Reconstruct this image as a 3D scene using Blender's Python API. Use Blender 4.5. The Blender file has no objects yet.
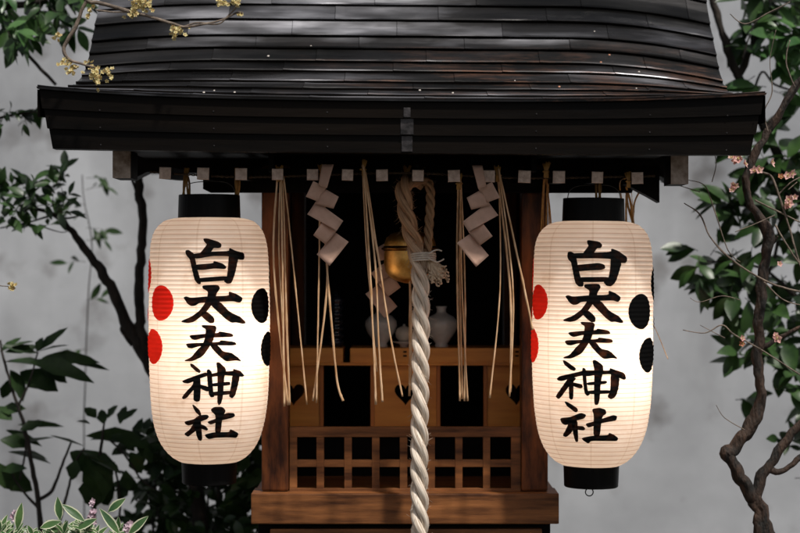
import bpy, bmesh, math, random
from mathutils import Vector, Matrix, noise
random.seed(7)
R=math.radians; PI=math.pi
sc=bpy.context.scene; C=sc.collection
# ------------------------------------------------------------ camera frame
F=1889.0; D=4.4; H=1.55            # focal length in photo pixels, camera distance, camera height
def P(px,py,y=0.0):                # a measured point of the photo put at its real depth y
    d=D+y
    return Vector(((px-400)*d/F, y, H-(py-266.5)*d/F))
def S(y=0.0): return (D+y)/F       # metres per photo pixel at depth y
# ------------------------------------------------------------ materials
def nodes(m):
    m.use_nodes=True; nt=m.node_tree; nt.nodes.clear(); return nt
def N(nt,t,**k):
    n=nt.nodes.new(t)
    for a,b in k.items(): setattr(n,a,b)
    return n
def ramp(nt,src,stops):
    r=N(nt,'ShaderNodeValToRGB'); e=r.color_ramp.elements
    while len(e)>1: e.remove(e[-1])
    e[0].position=stops[0][0]; e[0].color=(*stops[0][1],1)
    for p,c in stops[1:]:
        x=e.new(p); x.color=(*c,1)
    nt.links.new(src,r.inputs[0]); return r.outputs[0]
def mat(name,c1,c2,rough=.6,scale=(8,8,8),nscale=1.0,metal=0,bump=.2,bdist=.002,spec=.5,trans=0,detail=6,rough2=None,bscale=None,stops=(.35,.68),c3=None,coat=0):
    m=bpy.data.materials.new(name); nt=nodes(m); L=nt.links.new
    out=N(nt,'ShaderNodeOutputMaterial'); b=N(nt,'ShaderNodeBsdfPrincipled')
    tc=N(nt,'ShaderNodeTexCoord'); mp=N(nt,'ShaderNodeMapping'); mp.inputs['Scale'].default_value=scale
    L(tc.outputs['Object'],mp.inputs[0])
    n=N(nt,'ShaderNodeTexNoise'); n.inputs['Scale'].default_value=nscale; n.inputs['Detail'].default_value=detail; n.inputs['Roughness'].default_value=.6
    L(mp.outputs[0],n.inputs['Vector'])
    st=[(stops[0],c1),(stops[1],c2)]
    if c3: st.append((min(1,stops[1]+.14),c3))
    L(ramp(nt,n.outputs['Fac'],st),b.inputs['Base Color'])
    b.inputs['Metallic'].default_value=metal; b.inputs['Specular IOR Level'].default_value=spec
    b.inputs['Coat Weight'].default_value=coat
    if rough2 is None: b.inputs['Roughness'].default_value=rough
    else:
        mr=N(nt,'ShaderNodeMapRange'); mr.inputs[3].default_value=rough; mr.inputs[4].default_value=rough2
        L(n.outputs['Fac'],mr.inputs[0]); L(mr.outputs[0],b.inputs['Roughness'])
    if bump:
        n2=N(nt,'ShaderNodeTexNoise'); n2.inputs['Scale'].default_value=(bscale or nscale*4); n2.inputs['Detail'].default_value=5
        L(mp.outputs[0],n2.inputs['Vector'])
        bp=N(nt,'ShaderNodeBump'); bp.inputs['Strength'].default_value=bump; bp.inputs['Distance'].default_value=bdist
        L(n2.outputs['Fac'],bp.inputs['Height']); L(bp.outputs[0],b.inputs['Normal'])
    sh=b.outputs[0]
    if trans:
        t=N(nt,'ShaderNodeBsdfTranslucent'); L(b.inputs['Base Color'].links[0].from_socket,t.inputs[0])
        mx=N(nt,'ShaderNodeMixShader'); mx.inputs[0].default_value=trans
        L(sh,mx.inputs[1]); L(t.outputs[0],mx.inputs[2]); sh=mx.outputs[0]
    L(sh,out.inputs[0]); return m
M={}
# weathered wood: long streaks along one axis
M['wood_x']=mat('brown_wood_x',(.05,.016,.005),(.30,.115,.036),.42,(2.6,24,24),1.6,bump=.4,bdist=.0015,rough2=.6,c3=(.60,.24,.085),spec=.3)
M['wood_z']=mat('brown_wood_z',(.025,.006,.002),(.26,.080,.020),.42,(20,20,4),1.5,bump=.35,bdist=.0015,rough2=.6,spec=.3)
M['wood_light']=mat('amber_wood',(.66,.20,.022),(.90,.36,.055),.28,(2.5,22,22),1.2,bump=.25,bdist=.001,rough2=.55)
M['wood_light_z']=mat('amber_wood_z',(.45,.12,.016),(.68,.22,.035),.45,(18,18,2.5),1.2,bump=.25,bdist=.001)
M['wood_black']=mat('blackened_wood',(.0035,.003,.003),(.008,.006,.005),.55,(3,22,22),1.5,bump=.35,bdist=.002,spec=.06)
M['eave']=mat('eave_board',(.0015,.0014,.0014),(.0060,.0038,.0024),.34,(1.2,18,9),1.6,bump=.4,bdist=.002,rough2=.6,spec=.09)
M['endgrain']=mat('pale_end_grain',(.50,.36,.29),(.78,.62,.53),.85,(60,60,60),1.5,bump=.5)
M['endworn']=mat('worn_end_wood',(.20,.14,.10),(.60,.50,.44),.85,(22,22,22),1.5,bump=.5)
M['paper_white']=mat('shide_paper',(.62,.40,.30),(.76,.52,.40),.8,(30,30,30),1,bump=.12,trans=.3)
M['straw']=mat('straw',(.52,.28,.12),(.90,.64,.40),.5,(90,90,18),1.3,bump=.3,bdist=.0006,trans=.15)
M['straw_gold']=mat('golden_straw',(.22,.10,.02),(.50,.27,.07),.55,(90,90,18),1.3,bump=.5,bdist=.0008)
M['black_lacquer']=mat('black_lacquer',(.003,.003,.003),(.006,.006,.006),.35,(40,40,2),1,bump=.2,spec=.08)
M['brass']=mat('aged_brass',(.62,.29,.06),(.98,.62,.20),.36,(26,26,26),1.2,metal=1,bump=.12,bdist=.002,rough2=.45)
M['brass_dark']=mat('tarnished_brass',(.10,.045,.012),(.30,.15,.04),.35,(40,40,40),1.2,metal=1,bump=.1)
M['worn_metal']=mat('worn_metal',(.008,.007,.007),(.06,.053,.055),.4,(30,30,30),1.5,metal=.3,bump=.3)
M['ceramic']=mat('blue_grey_glaze',(.52,.49,.46),(.70,.67,.64),.12,(18,18,18),1,bump=.05,coat=.4)
M['porcelain']=mat('white_porcelain',(.50,.45,.38),(.64,.58,.50),.25,(20,20,20),1,bump=.03)
M['darkglass']=mat('dark_glass',(.01,.012,.018),(.03,.035,.05),.08,(20,20,20),1,bump=0,spec=.9)
M['iron']=mat('dark_iron',(.012,.011,.011),(.03,.028,.026),.45,(60,60,60),1,metal=.7)
M['wire']=mat('grey_wire',(.10,.09,.08),(.2,.18,.16),.4,(60,60,60),1,metal=.8)
M['cord_white']=mat('white_cord',(.52,.44,.36),(.70,.61,.52),.8,(120,120,120),1,bump=.5)
M['ground']=mat('dark_garden_soil',(.02,.017,.013),(.075,.065,.05),.95,(5,5,5),1,bump=.8,bdist=.02)
M['stone']=mat('grey_stone',(.10,.10,.095),(.26,.25,.24),.85,(9,9,9),1.3,bump=.6,bdist=.006)
M['bark_dark']=mat('dark_bark',(.006,.005,.004),(.035,.026,.020),.85,(30,30,7),1.6,bump=1,bdist=.006)
M['bark_plum']=mat('plum_bark',(.004,.003,.002),(.065,.034,.020),.8,(26,26,9),1.7,bump=1,bdist=.006,stops=(.38,.72),c3=(.34,.24,.15))  # palest flecks painted in to suggest sun on the bark
M['twig']=mat('grey_twig',(.06,.045,.035),(.22,.17,.13),.8,(50,50,50),1.5,bump=.6)
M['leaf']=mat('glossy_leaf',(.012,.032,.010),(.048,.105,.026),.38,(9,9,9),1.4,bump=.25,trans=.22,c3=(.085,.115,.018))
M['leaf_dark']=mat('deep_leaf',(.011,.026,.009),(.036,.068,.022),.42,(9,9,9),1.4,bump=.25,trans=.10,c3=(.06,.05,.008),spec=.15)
M['leaf_bright']=mat('bright_leaf',(.035,.10,.030),(.11,.22,.07),.33,(9,9,9),1.4,bump=.25,trans=.3,c3=(.10,.15,.04))
M['leaf_center']=mat('variegated_leaf_centre',(.03,.085,.03),(.10,.19,.055),.35,(14,14,14),1.4,bump=.2,trans=.25)
M['leaf_rim']=mat('cream_leaf_margin',(.55,.58,.40),(.72,.72,.55),.4,(14,14,14),1.4,bump=.2,trans=.25)
M['yellow_petal']=mat('yellow_petal',(.62,.50,.18),(.85,.80,.48),.6,(90,90,90),1.2,bump=.3,trans=.3)
M['pink_petal']=mat('pink_petal',(.66,.32,.30),(.86,.62,.56),.6,(70,70,70),1.2,bump=.2,trans=.35)
M['lilac_petal']=mat('lilac_petal',(.50,.34,.42),(.75,.62,.68),.6,(70,70,70),1.2,bump=.2,trans=.3)
M['red_calyx']=mat('red_bud',(.26,.09,.04),(.44,.18,.09),.6,(70,70,70),1.2,bump=.2)
M['white_petal']=mat('fallen_petal',(.3,.27,.24),(.5,.46,.42),.8,(70,70,70),1.2,bump=.2)

def roof_mat():
    m=bpy.data.materials.new('dark_sheet_metal'); nt=nodes(m); L=nt.links.new
    out=N(nt,'ShaderNodeOutputMaterial'); b=N(nt,'ShaderNodeBsdfPrincipled')
    tc=N(nt,'ShaderNodeTexCoord'); mp=N(nt,'ShaderNodeMapping'); mp.inputs['Scale'].default_value=(2.0,7,7); L(tc.outputs['Object'],mp.inputs[0])
    at=N(nt,'ShaderNodeAttribute'); at.attribute_name='panel'
    n=N(nt,'ShaderNodeTexNoise'); n.inputs['Scale'].default_value=1.15; n.inputs['Detail'].default_value=4; n.inputs['Roughness'].default_value=.5; L(mp.outputs[0],n.inputs['Vector'])
    pa=N(nt,'ShaderNodeMath',operation='MULTIPLY_ADD'); L(at.outputs['Fac'],pa.inputs[0]); pa.inputs[1].default_value=.08; L(n.outputs['Fac'],pa.inputs[2])
    base=ramp(nt,pa.outputs[0],[(.40,(.008,.008,.008)),(.54,(.026,.025,.026)),(.64,(.12,.12,.13)),(.75,(.36,.36,.39))])  # broad pale patches put sky reflections into the metal colour
    # brown oxide patches where water lies, low on the slope
    n3=N(nt,'ShaderNodeTexNoise'); n3.inputs['Scale'].default_value=2.4; n3.inputs['Detail'].default_value=10; n3.inputs['Roughness'].default_value=.75; L(mp.outputs[0],n3.inputs['Vector'])
    rs=ramp(nt,n3.outputs['Fac'],[(.50,(0,0,0)),(.64,(1,1,1))])
    sx=N(nt,'ShaderNodeSeparateXYZ'); L(tc.outputs['Object'],sx.inputs[0])
    mr=N(nt,'ShaderNodeMapRange'); mr.inputs[1].default_value=H+.56; mr.inputs[2].default_value=H+.44; mr.inputs[3].default_value=.0; mr.inputs[4].default_value=.6; L(sx.outputs[2],mr.inputs[0])
    mx2=N(nt,'ShaderNodeMapRange'); mx2.inputs[1].default_value=-.35; mx2.inputs[2].default_value=.1; L(sx.outputs[0],mx2.inputs[0])
    mu=N(nt,'ShaderNodeMath',operation='MULTIPLY'); L(rs,mu.inputs[0]); L(mr.outputs[0],mu.inputs[1])
    mu2=N(nt,'ShaderNodeMath',operation='MULTIPLY'); L(mu.outputs[0],mu2.inputs[0]); L(mx2.outputs[0],mu2.inputs[1])
    mix=N(nt,'ShaderNodeMixRGB'); L(mu2.outputs[0],mix.inputs[0]); L(base,mix.inputs[1]); mix.inputs[2].default_value=(.16,.075,.045,1)
    L(mix.outputs[0],b.inputs['Base Color'])
    b.inputs['Metallic'].default_value=.75
    # roughness: per sheet plus stains
    n4=N(nt,'ShaderNodeTexNoise'); n4.inputs['Scale'].default_value=.7; n4.inputs['Detail'].default_value=3; n4.inputs['Roughness'].default_value=.6
    L(mp.outputs[0],n4.inputs['Vector'])
    a=N(nt,'ShaderNodeMapRange'); a.inputs[1].default_value=.35; a.inputs[2].default_value=.65; a.inputs[3].default_value=.27; a.inputs[4].default_value=.52; L(n4.outputs['Fac'],a.inputs[0])
    ad=N(nt,'ShaderNodeMath',operation='ADD'); L(a.outputs[0],ad.inputs[0])
    m2=N(nt,'ShaderNodeMath',operation='MULTIPLY_ADD'); L(at.outputs['Fac'],m2.inputs[0]); m2.inputs[1].default_value=.14; m2.inputs[2].default_value=-.06; L(m2.outputs[0],ad.inputs[1])
    ad2=N(nt,'ShaderNodeMath',operation='MULTIPLY_ADD'); L(mu2.outputs[0],ad2.inputs[0]); ad2.inputs[1].default_value=.3; L(ad.outputs[0],ad2.inputs[2])
    ad2.use_clamp=True
    L(ad2.outputs[0],b.inputs['Roughness'])
    n2=N(nt,'ShaderNodeTexNoise'); n2.inputs['Scale'].default_value=1.1; n2.inputs['Detail'].default_value=3; L(mp.outputs[0],n2.inputs['Vector'])
    n5=N(nt,'ShaderNodeTexNoise'); n5.inputs['Scale'].default_value=14; n5.inputs['Detail'].default_value=5; L(mp.outputs[0],n5.inputs['Vector'])
    bp=N(nt,'ShaderNodeBump'); bp.inputs['Strength'].default_value=.55; bp.inputs['Distance'].default_value=.012; L(n2.outputs['Fac'],bp.inputs['Height'])
    bp2=N(nt,'ShaderNodeBump'); bp2.inputs['Strength'].default_value=.25; bp2.inputs['Distance'].default_value=.0015; L(n5.outputs['Fac'],bp2.inputs['Height']); L(bp.outputs[0],bp2.inputs['Normal'])
    L(bp2.outputs[0],b.inputs['Normal'])
    L(b.outputs[0],out.inputs[0]); return m
M['roof']=roof_mat()

def wall_mat():
    m=bpy.data.materials.new('grey_plaster'); nt=nodes(m); L=nt.links.new
    out=N(nt,'ShaderNodeOutputMaterial'); b=N(nt,'ShaderNodeBsdfPrincipled'); b.inputs['Roughness'].default_value=.9
    tc=N(nt,'ShaderNodeTexCoord')
    n=N(nt,'ShaderNodeTexNoise'); n.inputs['Scale'].default_value=.8; n.inputs['Detail'].default_value=12; n.inputs['Roughness'].default_value=.62; L(tc.outputs['Object'],n.inputs['Vector'])
    c=ramp(nt,n.outputs['Fac'],[(.32,(.25,.26,.28)),(.5,(.38,.395,.42)),(.66,(.52,.54,.57))])
    mp=N(nt,'ShaderNodeMapping'); mp.inputs['Scale'].default_value=(1.6,1,.5); L(tc.outputs['Object'],mp.inputs[0])
    n2=N(nt,'ShaderNodeTexNoise'); n2.inputs['Scale'].default_value=1.5; n2.inputs['Detail'].default_value=7; L(mp.outputs[0],n2.inputs['Vector'])
    s=ramp(nt,n2.outputs['Fac'],[(.36,(.42,.41,.40)),(.50,(1,1,1))])
    mx=N(nt,'ShaderNodeMixRGB',blend_type='MULTIPLY'); mx.inputs[0].default_value=.42; L(c,mx.inputs[1]); L(s,mx.inputs[2])
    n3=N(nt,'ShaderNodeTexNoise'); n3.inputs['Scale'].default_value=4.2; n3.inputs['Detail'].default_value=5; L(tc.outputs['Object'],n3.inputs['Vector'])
    s3=ramp(nt,n3.outputs['Fac'],[(.33,(.40,.37,.35)),(.43,(1,1,1))])  # dark blotches painted into the plaster for soft leaf shadows
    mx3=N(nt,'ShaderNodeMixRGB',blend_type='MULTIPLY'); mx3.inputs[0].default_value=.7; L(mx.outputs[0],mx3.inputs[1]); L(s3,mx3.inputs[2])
    L(mx3.outputs[0],b.inputs['Base Color'])
    bp=N(nt,'ShaderNodeBump'); bp.inputs['Strength'].default_value=.4; bp.inputs['Distance'].default_value=.01; L(n3.outputs['Fac'],bp.inputs['Height']); L(bp.outputs[0],b.inputs['Normal'])
    L(b.outputs[0],out.inputs[0]); return m
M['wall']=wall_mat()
HOOP=.01035
def paper_mat():
    m=bpy.data.materials.new('lantern_paper'); nt=nodes(m); L=nt.links.new
    out=N(nt,'ShaderNodeOutputMaterial')
    tc=N(nt,'ShaderNodeTexCoord'); sx=N(nt,'ShaderNodeSeparateXYZ'); L(tc.outputs['Object'],sx.inputs[0])
    # bamboo hoop behind the paper: a thin darker band every HOOP metres
    dv=N(nt,'ShaderNodeMath',operation='DIVIDE'); L(sx.outputs[2],dv.inputs[0]); dv.inputs[1].default_value=HOOP
    fr=N(nt,'ShaderNodeMath',operation='FRACT'); L(dv.outputs[0],fr.inputs[0])
    c=ramp(nt,fr.outputs[0],[(0,(.58,.40,.32)),(.05,(.70,.55,.46)),(.13,(.88,.81,.74)),(.87,(.88,.81,.74)),(.95,(.70,.55,.46)),(1,(.58,.40,.32))])
    n=N(nt,'ShaderNodeTexNoise'); n.inputs['Scale'].default_value=16; n.inputs['Detail'].default_value=6; L(tc.outputs['Object'],n.inputs['Vector'])
    v=ramp(nt,n.outputs['Fac'],[(.3,(.90,.87,.84)),(.7,(1,1,1))])
    mx=N(nt,'ShaderNodeMixRGB',blend_type='MULTIPLY'); mx.inputs[0].default_value=1; L(c,mx.inputs[1]); L(v,mx.inputs[2])
    an=N(nt,'ShaderNodeMath',operation='ARCTAN2'); L(sx.outputs[0],an.inputs[0]); L(sx.outputs[1],an.inputs[1])
    am=N(nt,'ShaderNodeMath',operation='MULTIPLY_ADD'); L(an.outputs[0],am.inputs[0]); am.inputs[1].default_value=8/(2*PI); am.inputs[2].default_value=.37
    af=N(nt,'ShaderNodeMath',operation='FRACT'); L(am.outputs[0],af.inputs[0])
    se=ramp(nt,af.outputs[0],[(.0,(1,1,1)),(.485,(1,1,1)),(.49,(.90,.87,.84)),(.53,(.90,.87,.84)),(.535,(1,1,1))])
    n5=N(nt,'ShaderNodeTexNoise'); n5.inputs['Scale'].default_value=5; n5.inputs['Detail'].default_value=8; n5.inputs['Roughness'].default_value=.7; L(tc.outputs['Object'],n5.inputs['Vector'])
    st=ramp(nt,n5.outputs['Fac'],[(.34,(.84,.76,.68)),(.46,(1,1,1))])
    m5=N(nt,'ShaderNodeMixRGB',blend_type='MULTIPLY'); m5.inputs[0].default_value=1; L(mx.outputs[0],m5.inputs[1]); L(se,m5.inputs[2])
    m6=N(nt,'ShaderNodeMixRGB',blend_type='MULTIPLY'); m6.inputs[0].default_value=.8; L(m5.outputs[0],m6.inputs[1]); L(st,m6.inputs[2]); mx=m6
    d=N(nt,'ShaderNodeBsdfDiffuse'); t=N(nt,'ShaderNodeBsdfTranslucent'); L(mx.outputs[0],d.inputs[0]); L(mx.outputs[0],t.inputs[0])
    g=N(nt,'ShaderNodeBsdfGlossy'); g.inputs['Roughness'].default_value=.5; g.inputs[0].default_value=(.3,.3,.3,1)
    m1=N(nt,'ShaderNodeMixShader'); m1.inputs[0].default_value=.5; L(d.outputs[0],m1.inputs[1]); L(t.outputs[0],m1.inputs[2])
    m2=N(nt,'ShaderNodeMixShader'); m2.inputs[0].default_value=.05; L(m1.outputs[0],m2.inputs[1]); L(g.outputs[0],m2.inputs[2])
    L(m2.outputs[0],out.inputs[0]); return m
M['paper']=paper_mat()
def ink(name,col,tcol,ft):
    m=bpy.data.materials.new(name); nt=nodes(m); L=nt.links.new
    out=N(nt,'ShaderNodeOutputMaterial'); d=N(nt,'ShaderNodeBsdfDiffuse'); d.inputs[0].default_value=(*col,1)
    t=N(nt,'ShaderNodeBsdfTranslucent'); t.inputs[0].default_value=(*tcol,1)
    tc=N(nt,'ShaderNodeTexCoord'); mp=N(nt,'ShaderNodeMapping'); mp.inputs['Scale'].default_value=(60,60,60); L(tc.outputs['Object'],mp.inputs[0])
    n=N(nt,'ShaderNodeTexNoise'); n.inputs['Scale'].default_value=1; n.inputs['Detail'].default_value=5; L(mp.outputs[0],n.inputs['Vector'])
    r=ramp(nt,n.outputs['Fac'],[(.45,(ft[0],)*3),(.72,(ft[1],)*3)])
    mx=N(nt,'ShaderNodeMixShader'); L(r,mx.inputs[0]); L(d.outputs[0],mx.inputs[1]); L(t.outputs[0],mx.inputs[2]); L(mx.outputs[0],out.inputs[0]); return m
M['ink']=ink('brush_ink',(.006,.006,.006),(.12,.045,.025),(.0,.28))
M['dot_black']=ink('black_dot_paint',(.006,.006,.006),(.03,.02,.015),(.0,.03))
M['dot_red']=ink('red_dot_paint',(.62,.02,.015),(.85,.035,.02),(.45,.6))
def rope_mat(name,c1,c2,zs=None):
    m=bpy.data.materials.new(name); nt=nodes(m); L=nt.links.new
    out=N(nt,'ShaderNodeOutputMaterial'); b=N(nt,'ShaderNodeBsdfPrincipled'); b.inputs['Roughness'].default_value=.85
    uv=N(nt,'ShaderNodeUVMap'); mp=N(nt,'ShaderNodeMapping'); mp.inputs['Scale'].default_value=(13,.9,1); L(uv.outputs[0],mp.inputs[0])
    n=N(nt,'ShaderNodeTexNoise'); n.inputs['Scale'].default_value=1; n.inputs['Detail'].default_value=4; L(mp.outputs[0],n.inputs['Vector'])
    col=ramp(nt,n.outputs['Fac'],[(.3,c1),(.65,c2)])
    if zs:  # browner upwards: dim warm light under the eave painted into the fibre
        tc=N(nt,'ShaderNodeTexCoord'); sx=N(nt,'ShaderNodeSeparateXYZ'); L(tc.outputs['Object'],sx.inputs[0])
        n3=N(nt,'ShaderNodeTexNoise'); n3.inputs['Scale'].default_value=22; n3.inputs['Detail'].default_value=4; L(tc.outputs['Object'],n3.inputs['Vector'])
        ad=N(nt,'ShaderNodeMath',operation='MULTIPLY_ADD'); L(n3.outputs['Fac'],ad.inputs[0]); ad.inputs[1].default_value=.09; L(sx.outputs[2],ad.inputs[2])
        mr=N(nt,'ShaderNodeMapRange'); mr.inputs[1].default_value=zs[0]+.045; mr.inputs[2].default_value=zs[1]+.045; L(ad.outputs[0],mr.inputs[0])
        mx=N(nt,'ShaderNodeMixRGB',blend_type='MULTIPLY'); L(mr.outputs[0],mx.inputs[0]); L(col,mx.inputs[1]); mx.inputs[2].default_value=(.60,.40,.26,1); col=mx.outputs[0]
    L(col,b.inputs['Base Color'])
    bp=N(nt,'ShaderNodeBump'); bp.inputs['Strength'].default_value=.8; bp.inputs['Distance'].default_value=.0018; L(n.outputs['Fac'],bp.inputs['Height']); L(bp.outputs[0],b.inputs['Normal'])
    L(b.outputs[0],out.inputs[0]); return m
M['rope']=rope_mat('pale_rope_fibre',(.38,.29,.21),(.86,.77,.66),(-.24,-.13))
M['rope_tail']=rope_mat('tan_rope_fibre',(.40,.27,.17),(.78,.60,.43))
M['rope_brown']=rope_mat('brown_rope_fibre',(.20,.11,.05),(.50,.31,.17))

M['rope_dim']=mat('old_straw',(.03,.016,.006),(.09,.05,.02),.7,(90,90,90),1)
# ------------------------------------------------------------ mesh builder
class MB:
    def __init__(s): s.v=[]; s.f=[]; s.m=[]; s.uv=[]
    def add(s,vs,fs,mi=0,uvs=None):
        o=len(s.v); s.v+= [tuple(v) for v in vs]
        for k,f in enumerate(fs):
            s.f.append(tuple(i+o for i in f)); s.m.append(mi)
            s.uv.append(uvs[k] if uvs else None)
    def box(s,a,b,mi=0,bev=0):
        x0,y0,z0=[min(p,q) for p,q in zip(a,b)]; x1,y1,z1=[max(p,q) for p,q in zip(a,b)]
        if not bev:
            s.add([(x0,y0,z0),(x1,y0,z0),(x1,y1,z0),(x0,y1,z0),(x0,y0,z1),(x1,y0,z1),(x1,y1,z1),(x0,y1,z1)],
              [(0,3,2,1),(4,5,6,7),(0,1,5,4),(1,2,6,5),(2,3,7,6),(3,0,4,7)],mi); return
        bm=bmesh.new(); bmesh.ops.create_cube(bm,size=1)
        bmesh.ops.scale(bm,vec=(x1-x0,y1-y0,z1-z0),verts=bm.verts)
        bmesh.ops.translate(bm,vec=((x0+x1)/2,(y0+y1)/2,(z0+z1)/2),verts=bm.verts)
        bmesh.ops.bevel(bm,geom=bm.edges[:],offset=bev,segments=2,affect='EDGES',profile=.6)
        s.bm(bm,mi)
    def bm(s,bm,mi=0):
        bm.verts.index_update(); s.add([v.co.copy() for v in bm.verts],[[v.index for v in f.verts] for f in bm.faces],mi); bm.free()
    def tube(s,pts,rad,seg=8,mi=0,caps=True,wob=0):
        pts=[Vector(p) for p in pts]; n=len(pts)
        rs=rad if isinstance(rad,(list,tuple)) else [rad]*n
        up=None; vs=[]; 
        for i,p in enumerate(pts):
            t=(pts[min(i+1,n-1)]-pts[max(i-1,0)]); t=t.normalized() if t.length>1e-9 else Vector((0,0,1))
            if up is None: up=t.orthogonal().normalized()
            up=(up-t*up.dot(t)); up=up.normalized() if up.length>1e-6 else t.orthogonal().normalized()
            sd=t.cross(up)
            for k in range(seg):
                a=2*PI*k/seg; rr=rs[i]*(1+(wob*noise.noise(p*22+Vector((math.cos(a),math.sin(a),0))*.9) if wob else 0))
                vs.append(p+(up*math.cos(a)+sd*math.sin(a))*rr)
        fs=[];uvs=[]
        L=[0]
        for i in range(1,n): L.append(L[-1]+(pts[i]-pts[i-1]).length)
        for i in range(n-1):
            for k in range(seg):
                k2=(k+1)%seg
                fs.append((i*seg+k,i*seg+k2,(i+1)*seg+k2,(i+1)*seg+k))
                uvs.append(((k/seg,L[i]*20),((k+1)/seg,L[i]*20),((k+1)/seg,L[i+1]*20),(k/seg,L[i+1]*20)))
        if caps: fs+=[tuple(range(seg))[::-1],tuple((n-1)*seg+k for k in range(seg))]; uvs+=[None,None]
        s.add(vs,fs,mi,uvs)
    def lathe(s,prof,c=(0,0,0),seg=32,mi=0):
        vs=[];fs=[]
        for r,z in prof:
            for k in range(seg):
                a=2*PI*k/seg; vs.append((c[0]+r*math.cos(a),c[1]+r*math.sin(a),c[2]+z))
        for i in range(len(prof)-1):
            for k in range(seg):
                k2=(k+1)%seg; fs.append((i*seg+k,i*seg+k2,(i+1)*seg+k2,(i+1)*seg+k))
        s.add(vs,fs,mi)
    def prism(s,poly,y0,y1,mi=0):       # poly of (x,z)
        n=len(poly); vs=[(x,y0,z) for x,z in poly]+[(x,y1,z) for x,z in poly]
        s.add(vs,[tuple(range(n)),tuple(range(2*n-1,n-1,-1))]+[(i,n+i,n+(i+1)%n,(i+1)%n) for i in range(n)],mi)
    def build(s,name,mats,parent=None,smooth=False,origin=None,fixn=True):
        if not isinstance(mats,(list,tuple)): mats=[mats]
        me=bpy.data.meshes.new(name)
        o0=Vector(origin) if origin is not None else Vector((0,0,0))
        if parent is not None and origin is None: o0=world(parent)
        me.from_pydata([tuple(Vector(v)-o0) for v in s.v],[],s.f)
        for m in mats: me.materials.append(m)
        me.polygons.foreach_set('material_index',s.m)
        if any(u is not None for u in s.uv):
            l=me.uv_layers.new(name='UVMap')
            for p,u in zip(me.polygons,s.uv):
                if u:
                    for li,c in zip(p.loop_indices,u): l.data[li].uv=c
        if fixn:
            bm=bmesh.new(); bm.from_mesh(me); bmesh.ops.recalc_face_normals(bm,faces=bm.faces); bm.to_mesh(me); bm.free()
        if smooth: me.polygons.foreach_set('use_smooth',[True]*len(me.polygons))
        me.update()
        o=bpy.data.objects.new(name,me); C.objects.link(o)
        if parent is not None:
            o.parent=parent; o.location=o0-world(parent)
        else: o.location=o0
        return o
def world(o):
    p=Vector((0,0,0))
    while o is not None: p+=o.location; o=o.parent
    return p
def tag(o,label=None,cat=None,group=None,kind=None):
    if label: o['label']=label
    if cat: o['category']=cat
    if group: o['group']=group
    if kind: o['kind']=kind
    return o
def empty(name,loc,label,cat,group=None):
    o=bpy.data.objects.new(name,None); C.objects.link(o); o.location=Vector(loc); o.empty_display_size=.05
    return tag(o,label,cat,group)
def spline(pts,n=8):                     # Catmull-Rom through tuples of any length
    out=[]; m=len(pts)
    for i in range(m-1):
        p0=pts[max(i-1,0)];p1=pts[i];p2=pts[i+1];p3=pts[min(i+2,m-1)]
        for k in range(n):
            t=k/n
            out.append(tuple(.5*((2*b)+(-a+c)*t+(2*a-5*b+4*c-d)*t*t+(-a+3*b-3*c+d)*t**3) for a,b,c,d in zip(p0,p1,p2,p3)))
    out.append(tuple(pts[-1])); return out
# ------------------------------------------------------------ world, sun, camera
w=bpy.data.worlds.new('World'); sc.world=w; w.use_nodes=True; nt=w.node_tree; nt.nodes.clear()
sky=N(nt,'ShaderNodeTexSky',sky_type='NISHITA'); sky.sun_disc=False
SUN_EL,SUN_AZ=R(60),R(30)      # sun in front of the shrine, to the right of the camera
sky.sun_elevation=SUN_EL; sky.sun_rotation=PI-SUN_AZ; sky.dust_density=3; sky.air_density=.8
hs=N(nt,'ShaderNodeHueSaturation'); hs.inputs['Saturation'].default_value=.38
bg=N(nt,'ShaderNodeBackground'); bg.inputs['Strength'].default_value=.06; wo=N(nt,'ShaderNodeOutputWorld')
nt.links.new(sky.outputs[0],hs.inputs['Color']); nt.links.new(hs.outputs[0],bg.inputs[0]); nt.links.new(bg.outputs[0],wo.inputs[0])
sl=bpy.data.lights.new('sun','SUN'); sl.energy=3.0; sl.angle=R(3.5); sl.color=(1,.95,.88)
so=bpy.data.objects.new('sun',sl); C.objects.link(so)
sdir=Vector((math.sin(SUN_AZ)*math.cos(SUN_EL),-math.cos(SUN_AZ)*math.cos(SUN_EL),math.sin(SUN_EL)))
so.rotation_euler=sdir.to_track_quat('Z','Y').to_euler(); so.location=sdir*8
cd=bpy.data.cameras.new('camera'); cam=bpy.data.objects.new('camera',cd); C.objects.link(cam); sc.camera=cam
cam.location=(0,-D,H); cam.rotation_euler=(R(90),0,0); cd.sensor_width=36; cd.lens=F*36/800; cd.clip_start=.05; cd.clip_end=300
cd.dof.use_dof=True; cd.dof.focus_distance=D-.12; cd.dof.aperture_fstop=2.8; cd.dof.aperture_blades=0
sc.view_settings.view_transform='Standard'; sc.view_settings.look='None'; sc.view_settings.exposure=.42; sc.view_settings.gamma=1
sc.cycles.max_bounces=8; sc.cycles.use_denoising=True
try: sc.cycles.denoiser='OPENIMAGEDENOISE'
except Exception: pass
sc.cycles.sample_clamp_indirect=6
# ------------------------------------------------------------ setting
g=MB(); g.add([(-60,-60,0),(60,-60,0),(60,60,0),(-60,60,0)],[(0,1,2,3)]); tag(g.build('ground',M['ground']),kind='structure')
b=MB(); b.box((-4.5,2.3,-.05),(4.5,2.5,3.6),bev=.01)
wl=b.build('plaster_wall',M['wall'],origin=(0,2.3,0)); tag(wl,'mottled grey plaster wall standing behind the shrine and the trees','wall')

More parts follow.
